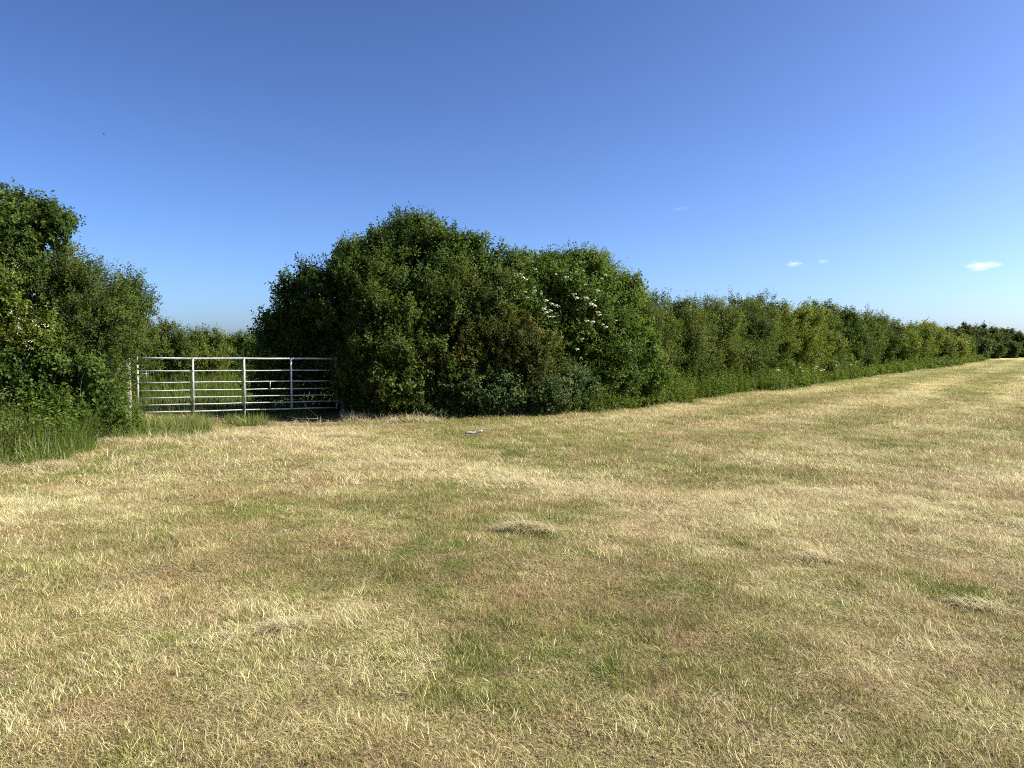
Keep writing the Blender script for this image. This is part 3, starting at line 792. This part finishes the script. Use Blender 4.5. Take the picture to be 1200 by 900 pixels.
for i, (hx, htop, hw, hm, lab) in enumerate(HS):
    b0 = hedge_at(hx)
    nrm = np.array((-.81, .58))
    c = b0 + nrm * 1.0
    d = c[1]
    z1 = EYE + (HORIZON - htop) / F * d
    rw = hw / F * d * 1.75
    rad_y = max(1.1, min(rw, 2.6))
    lf = max(.060, d * .0021)
    rh = np.random.default_rng(7000 + i)
    mains = [(c[0], c[1], z1 * .47, rw, rad_y, z1 * .45)]
    for q in range(7):
        f = rh.uniform(-.9, .9); hz = z1 * rh.uniform(.12, .22); zz = min(z1 * rh.uniform(.28, .88), z1 * .98 - hz)
        o = rh.uniform(.1, 1.0) * (1.25 - .5 * zz / z1)
        mains.append((c[0] + hedge_dir[0] * rw * f + .81 * o, c[1] + hedge_dir[1] * rw * f - .58 * o, zz, rw * rh.uniform(.24, .46), rad_y * .55, hz))
    vis = (2 * hw) * (F * z1 / d)          # px area in the photo
    nsub = int(np.clip(vis / 46, 44, 150))
    make_plant('hedge_shrub', lab, 'shrub', 'shrubs of the low hedge beyond the elder', tuple(c), mains, nsub, (.16 * max(1, rw / 1.6), .34 * max(1, rw / 1.6)), 20, 12,
               (lf, lf * .66), (.2 * max(1, lf / .07), .46 * max(1, lf / .07)), hm, 200 + i, fill=.26, lead=(2, .2 * max(1, lf / .07), .5 * max(1, lf / .07)), up=.5, trunk_r=.05, trunks=2, back=.3, wispy=.02)

# low flowering elder suckers at the foot of the hedge, their heads parts of the plant
LOWE = [(*(hedge_at(q) + np.array((-.35, .25))), .55, 1.5, .55, .55) for q in (892, 915, 940, 962, 990)]
low, _, _ = make_plant('flowering_bush', 'low bush with scattered white flower heads at the hedge foot', 'bush', None, tuple(hedge_at(935) + np.array((-.5, .4))),
           [*LOWE],
           90, (.14, .28), 18, 11, (.085, .055), (.18, .36), 'nettle', 118, up=.5, trunk_r=.02, trunks=3)
for k, (fx, fy) in enumerate([(886, 415), (891, 418), (887, 422), (888, 430), (899, 424), (911, 433), (913, 434), (937, 430), (941, 435), (942, 441), (938, 443), (952, 427), (956, 429), (962, 434), (965, 433), (955, 431), (979, 428), (980, 417), (997, 427), (1003, 424)]):
    d = (depth_of(fx, fy, LOWE) or hedge_at(fx)[1] - .2) - .3
    flower(low, fx, fy, d, rng.uniform(.75, 1.2), k)

# --- trees and hedge at the far end of the field
FT = [(1090, 389, 150, 16, 'dark far tree just showing over the end of the low hedge'), (1112, 388, 158, 15, 'dark far tree, second from the left along the field end'),
      (1133, 384, 165, 14, 'far tree with the tallest rounded top at the field end'), (1152, 384, 170, 15, 'far tree right of the tallest one at the field end'),
      (1174, 388, 176, 15, 'rounded far tree standing alone before the gap at the right edge'), (1196, 399, 182, 11, 'lower far tree at the right edge of the photo')]
for i, (tx, ttop, d, hw, lab) in enumerate(FT):
    c = gxy(tx, d); z1 = EYE + (HORIZON - ttop) / F * d; rw = hw / F * d * 1.25
    mains = [(c[0], c[1], z1 * .62, rw, rw * .8, z1 * .38), (c[0] - rw * .4, c[1] - 1, z1 * .42, rw * .9, rw * .8, z1 * .40), (c[0] + rw * .5, c[1] - .5, z1 * .38, rw * .9, rw * .8, z1 * .38)]
    make_plant('far_tree', lab, 'tree', 'trees along the far end of the field', tuple(c), mains, 80, (.5, 1.0), 16, 10, (.36, .26), (.5, 1.1), 'far', 300 + i, lead=(2, .6, 1.1), up=.3, trunk_r=.18, back=.3)
FH = [(1141, 401, 128, 12), (1158, 403, 140, 12), (1176, 404, 152, 13), (1196, 405, 164, 14), (1222, 404, 172, 18)]
for i, (tx, ttop, d, hw) in enumerate(FH):
    c = gxy(tx, d); z1 = EYE + (HORIZON - ttop) / F * d; rw = hw / F * d * 1.2
    mains = [(c[0], c[1], z1 * .45, rw, 1.4, z1 * .5), (c[0] + rw * .3, c[1], z1 * .6, rw * .7, 1.2, z1 * .4)]
    lab = ['far hedge shrub meeting the end of the low hedge', 'far hedge shrub below the tallest far tree', 'far hedge shrub below the lone rounded far tree', 'far hedge shrub at the right edge below the lowest tree', 'far hedge shrub past the right edge of the field end'][i]
    make_plant('far_shrub', lab, 'shrub', 'shrubs along the far end of the field', tuple(c), mains, 50, (.4, .8), 14, 10, (.30, .22), (.4, .8), 'far', 330 + i, lead=(2, .5, .9), up=.3, trunk_r=.1, back=.3)

# --- hedge on the far side of the gateway
BH = [(140, 372, 24.0, 34, 'olive', 'lane hedge shrub half hidden behind the left gate post'), (190, 382, 26.0, 30, 'olive', 'lane hedge shrub behind the left bay of the gate'),
      (232, 388, 28.0, 28, 'hedge', 'lane hedge shrub behind the first upright of the gate, with wispy top'), (272, 399, 30.0, 24, 'dark', 'lowest lane hedge shrub, behind the middle of the gate'),
      (305, 394, 31.5, 28, 'olive', 'lane hedge shrub behind the gate under the reaching boughs'), (345, 392, 33.0, 30, 'dark', 'lane hedge shrub deep in the shade behind the right end of the gate')]
for i, (hx, htop, d, hw, hm, lab) in enumerate(BH):
    c = gxy(hx, d); z1 = EYE + (HORIZON - htop) / F * d; rw = hw / F * d * 1.15
    mains = [(c[0], c[1], z1 * .48, rw, .9, z1 * .48), (c[0] + rw * .4, c[1], z1 * .66, rw * .6, .7, z1 * .30)]
    make_plant('lane_shrub', lab, 'shrub', 'shrubs of the hedge beyond the gate', tuple(c), mains, 62, (.15, .28), 20, 12, (.066, .042), (.18, .42), hm, 350 + i, up=.55, trunk_r=.04, trunks=2, back=.25, wispy=.06)

# ------------------------------------------------------------------ herbs and rough grass
def herbs(G, x, y, h0, h1, per, leaf, hm=1.0):
    n = len(x)
    z = ground_h(x, y); h = rng.uniform(h0, h1, n) * hm
    az = rng.uniform(0, 6.283, n); ln = np.abs(rng.normal(0, .18, n))
    sd = np.stack((np.cos(az) * np.sin(ln), np.sin(az) * np.sin(ln), np.cos(ln)), 1)
    k = np.repeat(np.arange(n), per); m = len(k)
    t = (np.tile(np.arange(per), n) + rng.uniform(0, 1, m)) / per
    a = rng.uniform(0, 6.283, m)
    o = np.stack((np.cos(a), np.sin(a), rng.uniform(-.5, .25, m)), 1)
    pos = np.stack((x, y, z), 1)[k] + sd[k] * (h[k] * (.12 + .88 * t))[:, None]
    sz = leaf * (1.15 - .5 * t) * rng.uniform(.7, 1.25, m)
    tint = np.clip(.42 + .2 * t + rng.normal(0, .13, m) + np.repeat(rng.normal(0, .1, n), per), 0, 1)
    leaves_geo(G, pos, unit(o), unit(rand_sphere(m) * .6 + np.array((0, 0, .8))), sz, sz * .55, np.stack((tint,) * 3 + (np.ones(m),), 1), .1, .25)
    s = unit(np.stack((np.cos(az + 1.5), np.sin(az + 1.5), np.zeros(n)), 1)) * leaf * .06
    b = np.stack((x, y, z - .02), 1)
    v = np.stack((b - s, b + s, b + sd * h[:, None]), 1).reshape(-1, 3)
    tc = np.full((len(v), 4), .55); G.add(v, np.arange(len(v)).reshape(-1, 3), tc)

def grass_blades(G, x, y, h0, h1, wd, lean=.35, dry=.1, tone=.45, hm=1.0):
    n = len(x)
    pos = np.stack((x, y, ground_h(x, y) - .02), 1)
    tint = np.where(rng.uniform(0, 1, n) < dry, rng.uniform(.85, 1, n), np.clip(tone + rng.normal(0, .18, n), 0, .9))
    blades_geo(G, pos, rng.uniform(h0, h1, n) * hm, wd * rng.uniform(.6, 1.3, n), np.abs(rng.normal(lean, .3, n)), rng.uniform(0, 6.283, n), np.stack((tint,) * 3 + (np.ones(n),), 1), 4, 1.3)

rng = np.random.default_rng(900)
def along_hedge(t0, t1, n, off0, off1):
    seg = np.linalg.norm(np.diff(HEDGE, axis=0), axis=1); cum = np.concatenate(([0], np.cumsum(seg)))
    s = t0 + (t1 - t0) * rng.uniform(0, 1, n)
    x = np.interp(s, cum, HEDGE[:, 0]); y = np.interp(s, cum, HEDGE[:, 1])
    x2 = np.interp(s + .3, cum, HEDGE[:, 0]); y2 = np.interp(s + .3, cum, HEDGE[:, 1])
    nx, ny = (y2 - y), -(x2 - x); q = np.hypot(nx, ny) + 1e-9
    o = rng.uniform(off0, off1, n)
    wig = 1.3 * (fbm(s / 1.7, s * 0, 5, 3) - .45)
    return x + nx / q * (o + wig), y + ny / q * (o + wig), s

# nettles and weeds at the hedge foot
G = Geo()
for t0, t1, n, hh, lf in ((4.5, 9, 900, .75, .075), (8, 20, 2300, .95, .08), (20, 36, 1700, 1.0, .10), (36, 62, 1300, 1.0, .14), (62, 118, 1200, 1.0, .24)):
    x, y, s = along_hedge(t0, t1, n, -.8, .95)
    hm = .25 + 1.35 * fbm(s / 1.9, s * 0, 9, 3)
    herbs(G, x, y, .35 * hh, hh, 14, lf, hm=hm)
tag(link('undergrowth', G.mesh('undergrowth'), M['nettle']), 'nettles and weeds along the foot of the right-hand hedge', 'undergrowth', None, 'stuff')
G = Geo()
for t0, t1, n, hh, wd in ((0, 12, 3000, .26, .008), (10, 40, 5200, .30, .014), (40, 118, 3000, .4, .04)):
    x, y, s = along_hedge(t0, t1, n, .05, .65)
    m = fbm(s / .9, s * 0 + 3.3, 19, 2) > .42
    grass_blades(G, x[m], y[m], .3 * hh, hh, wd, .7, .6, .4)
tag(link('rough_grass', G.mesh('rough_grass'), M['drygrass']), 'uncut dry grass fringe between the hedge foot and the mown field', 'grass', None, 'stuff')

# tall grass and nettles left of the gate
G = Geo()
def patch(n, px0, px1, d0, d1, edge):
    x_ = rng.uniform(px0, px1, n); d = rng.uniform(0, 1, n)
    y = d0(x_) + (d1 - d0(x_)) * d
    x = (x_ - 600) / F * y
    return x, y
front = lambda p: np.interp(p, [-60, 0, 30, 80, 110, 150, 185, 215, 245], [11.0, 10.9, 10.8, 11.6, 12.6, 13.6, 14.2, 14.2, 14.6]) + .25 * (fbm(p / 18.0, p * 0, 3, 2) - .5)
ragged = lambda x, y: (.35 + .65 * ss(-.25, .55, y - front(x / y * F + 600) + .5 * (fbm(x / .3, y / .3, 55, 3) - .5))) * (.55 + .9 * fbm(x / .35, y / .35, 57, 2))
x, y = patch(7600, -60, 105, lambda p: front(p) - .25, 13.0, 0); grass_blades(G, x, y, .25, .80, .010, .55, .16, .45, ragged(x, y))
x, y = patch(5200, 100, 246, lambda p: front(p) - .25, 15.8, 0); grass_blades(G, x, y, .12, .50, .009, .55, .20, .55, ragged(x, y))
x, y = patch(900, 265, 312, lambda p: p * 0 + 16.4, 17.3, 0); grass_blades(G, x, y, .08, .34, .010, .5, .3, .55)
tag(link('tall_grass', G.mesh('tall_grass'), M['tallgrass']), 'tall green uncut grass under the shrubs left of the gate', 'grass', None, 'stuff')
G = Geo()
x, y = patch(420, -60, 90, lambda p: front(p) + .35, 13.2, 0); herbs(G, x, y, .5, 1.15, 16, .070)
x, y = patch(300, 85, 165, lambda p: front(p) + .4, 15.2, 0); herbs(G, x, y, .35, .75, 14, .060)
tag(link('nettles', G.mesh('nettles'), M['nettle']), 'nettles among the tall grass left of the gate', 'weeds', None, 'stuff')
# dry grass where the mower stopped, left and at the gateway
G = Geo()
x, y = patch(4200, -40, 300, lambda p: front(np.minimum(p, 245)) - .75, 0, 0)
y = front(np.minimum((x / y * F + 600), 245)) - rng.uniform(-.15, .8, len(y)); x, y = x * 0 + (rng.uniform(-40, 300, len(x)) - 600) / F * y, y
grass_blades(G, x, y, .05, .22, .007, .9, .75, .4)
x, y = patch(3000, 400, 520, lambda p: p * 0 + 16.9, 18.1, 0); grass_blades(G, x, y, .06, .30, .009, .8, .75, .4, .4 + 1.1 * fbm(x / .4, y / .4, 7, 2))
x, y = patch(900, 300, 470, lambda p: p * 0 + 14.6, 17.0, 0); m = fbm(x / .5, y / .35, 8, 2) > .52; grass_blades(G, x[m], y[m], .05, .22, .009, .9, .85, .4)
x, y = patch(2200, 120, 300, lambda p: front(np.minimum(p, 245)) - 1.1, 14.2, 0); grass_blades(G, x, y, .06, .26, .008, .85, .55, .35, .4 + 1.0 * fbm(x / .4, y / .4, 6, 2))
tag(link('dry_grass', G.mesh('dry_grass'), M['drygrass']), 'bleached uncut grass beside the gateway', 'grass', None, 'stuff')
# rough herbage of the lane beyond the gate
G = Geo()
n = 6500
x = rng.uniform(-17.5, -6.5, n); y = 24.6 + (x + 14.5) * .62 - rng.uniform(0, 2.2, n)
grass_blades(G, x, y, .35, 1.0, .018, .35, .12, .6)
n = 9000
x = rng.uniform(-13, -4.5, n); y = np.maximum(rng.uniform(17.9, 25, n), 17.2 + (x + 6) * .1)
grass_blades(G, x, y, .12, .50, .015, .5, .12, .4)
tag(link('lane_grass', G.mesh('lane_grass'), M['nettle']), 'rough sunlit grass in front of the hedge beyond the gate', 'grass', None, 'stuff')
# a far wood that shows as a blue-green line over the gate
G = Geo()
n = 5200
x = rng.uniform(-330, -90, n); hgt = 5.5 + 7 * fbm(x / 26, x * 0, 77, 3)
y = 620 + rng.uniform(-8, 8, n); z = hgt * np.sqrt(rng.uniform(0, 1, n))
cc = np.clip(.5 + rng.normal(0, .2, n), 0, 1)
leaves_geo(G, np.stack((x, y, z), 1), rand_sphere(n), rand_sphere(n), np.full(n, 3.2), np.full(n, 2.4), np.stack((cc,) * 3 + (np.ones(n),), 1))
tag(link('distant_wood', G.mesh('distant_wood'), M['far']), 'distant wood on the horizon beyond the gate', 'wood', None, 'stuff')

# ------------------------------------------------------------------ gate
A = np.array((-8.03, 16.50)); B = np.array((-4.20, 18.40))       # hanging and slamming end on the ground
ax = np.append((B - A) / np.linalg.norm(B - A), 0); ay = np.array((-ax[1], ax[0], 0)); LEN = float(np.linalg.norm(B - A))
gate = empty('field_gate', (A[0], A[1], 0), 'galvanised seven bar steel field gate closed across the gateway', 'gate')
ZT, ZB = 1.42, .25
zs = [ZT - f * (ZT - ZB) for f in (0, .235, .45, .60, .735, .865, 1.0)]
tilt = lambda s: -.03 * s / LEN
def along(px):
    k = (px - 600) / F
    return float((k * A[1] - A[0]) / (ax[0] - k * ax[1]))
for i, z in enumerate(zs):
    g = Geo(); r = .021 if i == 0 else (.0140 if i < 6 else .0165)
    n_ = 9; s_ = np.linspace(.02, LEN - .02, n_)
    sag = np.array([.004 * math.sin(2.1 * k + i) for k in range(n_)])
    g.tube(np.stack((ax[0] * s_, ax[1] * s_, z + tilt(s_) + sag), 1), r, 10)
    link('top_rail' if i == 0 else 'rail', g.mesh('rail', True), M['galv'], gate)
for k, s in enumerate((0.0, LEN)):
    g = Geo(); z = (ZT + ZB) / 2 + tilt(s)
    g.box(ax * s + np.array((0, 0, z)), (.018, .018, (ZT - ZB) / 2 + .035), ax, ay, (0, 0, 1), .004)
    link('end_upright', g.mesh('end_upright'), M['galv'], gate)
for p_ in (226, 286, 341):
    s = along(p_); g = Geo(); z = (ZT + ZB) / 2 + tilt(s)
    g.box(ax * s - ay * .028 + np.array((0, 0, z)), (.019, .008, (ZT - ZB) / 2 + .012), ax, ay, (0, 0, 1), .003)
    for zz in zs:
        g.box(ax * s - ay * .040 + np.array((0, 0, zz + tilt(s))), (.008, .006, .008), ax, ay)
    link('upright_strap', g.mesh('upright_strap'), M['galv'], gate)
g = Geo(); s = along(171); g.tube([ax * s - ay * .03 + np.array((0, 0, zs[1] + .02)), ax * s - ay * .035 + np.array((0, 0, zs[2] - .02))], .008, 6)
g.tube([ax * (s - .18) - ay * .03 + np.array((0, 0, zs[1] - .06)), ax * (s + .05) - ay * .03 + np.array((0, 0, zs[1] - .06))], .009, 6)
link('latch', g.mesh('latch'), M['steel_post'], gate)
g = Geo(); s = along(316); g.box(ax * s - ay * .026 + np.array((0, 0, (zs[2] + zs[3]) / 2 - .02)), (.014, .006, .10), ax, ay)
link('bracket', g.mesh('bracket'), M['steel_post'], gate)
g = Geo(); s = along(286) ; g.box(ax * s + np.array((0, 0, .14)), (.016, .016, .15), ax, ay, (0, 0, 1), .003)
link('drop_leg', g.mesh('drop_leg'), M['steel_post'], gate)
for zz in (zs[0] - .12, zs[5] - .05):
    g = Geo()
    g.tube([ax * LEN + np.array((0, 0, zz)), ax * (LEN + .10) + np.array((0, 0, zz))], .014, 8)
    g.tube([ax * (LEN + .09) + np.array((0, 0, zz - .05)), ax * (LEN + .09) + np.array((0, 0, zz + .05))], .016, 8)
    link('hinge', g.mesh('hinge'), M['steel_post'], gate)

def round_post(name, xy, r, h, mat, label):
    rt = empty(name, (xy[0], xy[1], float(ground_h(*xy))), label, 'gate post', None)
    g = Geo(); rr = np.random.default_rng(5)
    zz = np.array([-.3, 0, .25, .5, .75, 1.0, h - .02, h]); n_ = len(zz)
    g.tube(np.stack((rr.normal(0, .004, n_), rr.normal(0, .004, n_), zz), 1), [r * 1.03, r * 1.03, r * 1.0, r * .98, r * 1.0, r * .97, r * .97, r * .8], 16)
    link('post', g.mesh('post', True), mat, rt)
    for z in (h - .25, .55):
        g = Geo()
        g.tube([(0, 0, z - .018), (0, 0, z + .018)], r * 1.06, 16)
        link('band', g.mesh('band'), M['steel_post'], rt)
    return rt
round_post('gate_post', tuple(A[:2] - ax[:2] * .20 + ay[:2] * .02), .075, 1.42, M['post_wood'], 'round weathered grey post at the left end of the gate')
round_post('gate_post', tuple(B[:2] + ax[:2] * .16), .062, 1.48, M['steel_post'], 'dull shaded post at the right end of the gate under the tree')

# ------------------------------------------------------------------ small things
def polyline_thing(name, label, cat, base, paths, mat, smooth=True):
    g = Geo()
    for pth, r0, r1 in paths:
        pth = np.array(pth, float)
        g.tube(pth, np.linspace(r0, r1, len(pth)), 6)
    o = link(name, g.mesh(name, smooth), mat, None, base)
    return tag(o, label, cat)
b = W(96, 470, 13.0)
polyline_thing('dead_stalk', 'pale bent dead stalk against the dark bush left of the gate', 'stalk', (b[0], b[1], 0),
               [([(0, 0, 0), (.0, -.05, .45), (.01, -.08, .95), (.05, -.1, 1.12), (.12, -.1, 1.27)], .004, .0025)], M['pale_wood'])
polyline_thing('fallen_branch', 'brown fallen branch leaning in the shade at the right end of the gate', 'branch', (-4.55, 17.1, float(ground_h(-4.55, 17.1))),
               [([(0.55, 0, .03), (.25, .02, .10), (-.05, .05, .36), (-.14, .02, .55)], .008, .003), ([(.25, .02, .1), (-.1, -.1, .10), (-.4, -.2, .16)], .007, .003), ([(-.05, .05, .42), (.05, 0, .7)], .008, .003), ([(0.55, 0, .03), (.9, -.1, .16)], .016, .006)], M['bark'])
polyline_thing('dead_stick', 'thin pale stick lying below the middle of the gate', 'stick', (-5.75, 16.6, float(ground_h(-5.75, 16.6))),
               [([(-.25, 0, .22), (0, .02, .06), (.25, .05, .02)], .008, .004), ([(0, .02, .06), (.2, -.05, .1)], .005, .002)], M['pale_wood'])
# pale strip of litter on the grass
g = Geo()
n_ = 12; s_ = np.linspace(0, 1, n_)
cx = s_ * .32; cz = .02 + .012 * np.sin(s_ * 9) + .03 * s_; wv = .005 + .009 * s_ + .003 * np.sin(s_ * 17)
up_ = np.stack((cx, .5 * wv + .10 * s_, cz + .02), 1); mi = np.stack((cx, .10 * s_, cz + .035), 1); lo = np.stack((cx, -.5 * wv + .10 * s_, cz - .01), 1)
v = np.vstack((up_, mi, lo)); t_ = []
for i in range(n_ - 1):
    for r_ in (0, n_):
        t_ += [(r_ + i, r_ + i + 1, r_ + n_ + i + 1), (r_ + i, r_ + n_ + i + 1, r_ + n_ + i)]
g.add(v, t_); b = gxy(545, 14.35)
o = link('litter_strip', g.mesh('litter_strip'), M['plastic'], None, (b[0], b[1], float(ground_h(*b)) + .03))
sm = o.modifiers.new('thickness', 'SOLIDIFY'); sm.thickness = .004
tag(o, 'pale bluish strip of litter on the grass before the big clump', 'litter')

rng = np.random.default_rng(950)
def hay_heap(px, py, length, width, height, n, ang, label, mat='drygrass', tone=.8):
    d = F * EYE / (py - HORIZON); c = gxy(px, d)
    G = Geo()
    u = np.clip(rng.normal(0, .42, n), -.9, .9) * length; v = np.clip(rng.normal(0, .36, n), -.8, .8) * width
    x = u * math.cos(ang) - v * math.sin(ang); y = u * math.sin(ang) + v * math.cos(ang)
    prof = np.exp(-(u / length / .6) ** 2 - (v / width / .6) ** 2)
    z = ground_h(c[0] + x, c[1] + y) - float(ground_h(*c)) + height * prof * rng.uniform(0.1, 1, n)
    az = ang + rng.normal(0, .7, n) + np.pi * (rng.uniform(0, 1, n) > .5)
    tint = np.clip(tone + rng.normal(0, .2, n), 0, 1)
    blades_geo(G, np.stack((x, y, z), 1), rng.uniform(.06, .10 + .45 * length, n) if length < .3 else rng.uniform(.07, .26, n), rng.uniform(.003, .006, n), rng.uniform(1.2, 1.65, n), az, np.stack((tint,) * 3 + (np.ones(n),), 1), 4, 1.0)
    o = link('hay_wisp', G.mesh('hay_wisp'), M[mat], None, (c[0], c[1], float(ground_h(*c))))
    return tag(o, label, 'hay', 'wisps of cut hay left on the field')
hay_heap(618, 626, .34, .10, .07, 560, -.30, 'greyish ridge of dead cut hay in the middle of the field')
hay_heap(330, 742, .16, .12, .05, 220, .4, 'small pale wisp of cut hay low on the left of the field', tone=.9)
hay_heap(960, 655, .26, .14, .025, 240, -.4, 'flat pale wisp of cut hay left of the green tussock')
hay_heap(1155, 712, .22, .12, .05, 260, -.5, 'loose pale hay lying against the green tussock', tone=.95)
hay_heap(60, 548, .5, .12, .08, 320, .2, 'pale cut stems at the foot of the tall grass on the left', tone=.9)
hay_heap(132, 521, .45, .14, .10, 320, .25, 'pale cut stems below the shrub left of the gate', tone=.95)
hay_heap(290, 514, .7, .16, .05, 700, .15, 'bright trampled hay in front of the second bay of the gate', tone=.97)
hay_heap(400, 512, .8, .14, .05, 700, -.1, 'bright trampled hay in front of the right end of the gate', tone=.97)
hay_heap(455, 545, 1.1, .25, .035, 900, .1, 'long pale streak of hay before the left of the big clump', tone=.97)
hay_heap(620, 570, .9, .2, .03, 600, -.2, 'pale streak of hay midway between the big clump and the grey hay ridge', tone=.95)
def tussock(px, py, r, h, n, label):
    d = F * EYE / (py - HORIZON); c = gxy(px, d)
    G = Geo(); rr = r * np.sqrt(rng.uniform(0, 1, n)); an = rng.uniform(0, 6.283, n)
    tint = np.where(rng.uniform(0, 1, n) < .2, rng.uniform(.9, 1, n), np.clip(.5 + rng.normal(0, .15, n), 0, .85))
    blades_geo(G, np.stack((rr * np.cos(an) * 1.4, rr * np.sin(an), np.full(n, -.01)), 1), h * rng.uniform(.5, 1.15, n), rng.uniform(.003, .006, n), np.abs(rng.normal(.6, .35, n)), an + rng.normal(0, .7, n), np.stack((tint,) * 3 + (np.ones(n),), 1), 4, 1.3)
    o = link('grass_tussock', G.mesh('grass_tussock'), M['tallgrass'], None, (c[0], c[1], float(ground_h(*c))))
    return tag(o, label, 'grass tussock', 'green tussocks the mower missed')
tussock(1112, 695, .17, .12, 300, 'green tussock with a dark shaded side at the right of the field')
tussock(1160, 700, .18, .11, 260, 'second green tussock, beside the loose hay at the right edge')
tussock(648, 612, .22, .12, 360, 'green tussock just behind the ridge of dead hay')
tussock(300, 497, .30, .26, 260, 'green tussock growing under the second bay of the gate')

# bird high in the sky
bp_ = W(128, 161, 62)
bird = empty('bird', tuple(bp_), 'tiny dark bird flying high in the blue sky', 'bird'); bird.rotation_euler = (.35, .5, .9); bird.scale = (1.5, 1.5, 1.5)
g = Geo(); g.tube([(0, .12, 0), (0, .09, .008), (0, .03, .01), (0, -.05, .006), (0, -.11, .002), (0, -.17, 0)], [.004, .020, .032, .028, .014, .010], 8)
link('body', g.mesh('body', True), M['feather'], bird)
for sg in (-1, 1):
    g = Geo(); g.add([(sg * .02, .06, .015), (sg * .02, -.04, .012), (sg * .12, .05, .05), (sg * .12, -.03, .045), (sg * .24, -.04, .03), (sg * .02, .0, .026), (sg * .12, .01, .058)], [(0, 5, 2), (5, 6, 2), (5, 1, 3), (5, 3, 6), (2, 6, 4), (6, 3, 4), (0, 2, 1), (2, 3, 1), (2, 4, 3)])
    link('wing', g.mesh('wing'), M['feather'], bird)

# ------------------------------------------------------------------ small fair-weather clouds, real volumes kilometres away
def cloud_mat(dens):
    m, t, out = new_mat('cloud_vapour')
    tc = N(t, 'ShaderNodeTexCoord')
    sep = N(t, 'ShaderNodeVectorMath', operation='LENGTH'); t.links.new(tc.outputs['Object'], sep.inputs[0])
    no = N(t, 'ShaderNodeTexNoise'); no.inputs['Scale'].default_value = 2.6; no.inputs['Detail'].default_value = 5
    t.links.new(tc.outputs['Object'], no.inputs['Vector'])
    e = math_n(t, 'ADD', math_n(t, 'SUBTRACT', .62, sep.outputs['Value']), math_n(t, 'MULTIPLY', math_n(t, 'SUBTRACT', no.outputs[0], .5), 1.9))
    dn = math_n(t, 'MULTIPLY', math_n(t, 'MULTIPLY', e, 1.3, True), dens)
    pv = N(t, 'ShaderNodeVolumePrincipled'); pv.inputs['Color'].default_value = (1, 1, 1, 1); pv.inputs['Anisotropy'].default_value = .2
    t.links.new(dn, pv.inputs['Density']); t.links.new(pv.outputs[0], out.inputs['Volume'])
    return m
def cloud(px, py, wpx, hpx, label, dens, seed):
    d = 3600.0
    c = W(px, py, d)
    import bmesh
    bm = bmesh.new(); bmesh.ops.create_icosphere(bm, subdivisions=3, radius=1.0)
    rs = np.random.default_rng(seed)
    for v in bm.verts:
        f = 1 + .10 * math.sin(5 * v.co.x + seed) + .08 * math.sin(7 * v.co.y + 3 * v.co.z)
        v.co *= f
    me = bpy.data.meshes.new('cloud'); bm.to_mesh(me); bm.free()
    o = link('cloud', me, cloud_mat(dens), None, tuple(c))
    o.scale = (wpx / F * d / 2, wpx / F * d / 2.6, hpx / F * d / 2)
    return tag(o, label, 'cloud', 'small white clouds low in the sky')
cloud(1147, 312, 62, 17, 'largest white cloud, low in the sky at the right', .009, 1)
cloud(928, 310, 30, 11, 'smaller white cloud, low in the sky above the highest hedge stretch', .012, 2)
cloud(962, 307, 22, 8, 'faintest little cloud, just right of the smaller white one', .009, 3)
cloud(795, 246, 34, 9, 'barely visible cloud wisp in the sky above the right end of the big clump', .0022, 4)
tri = sum(len(o.data.loops) - 2 * len(o.data.polygons) for o in S.objects if o.type == 'MESH')
print('triangles', tri)
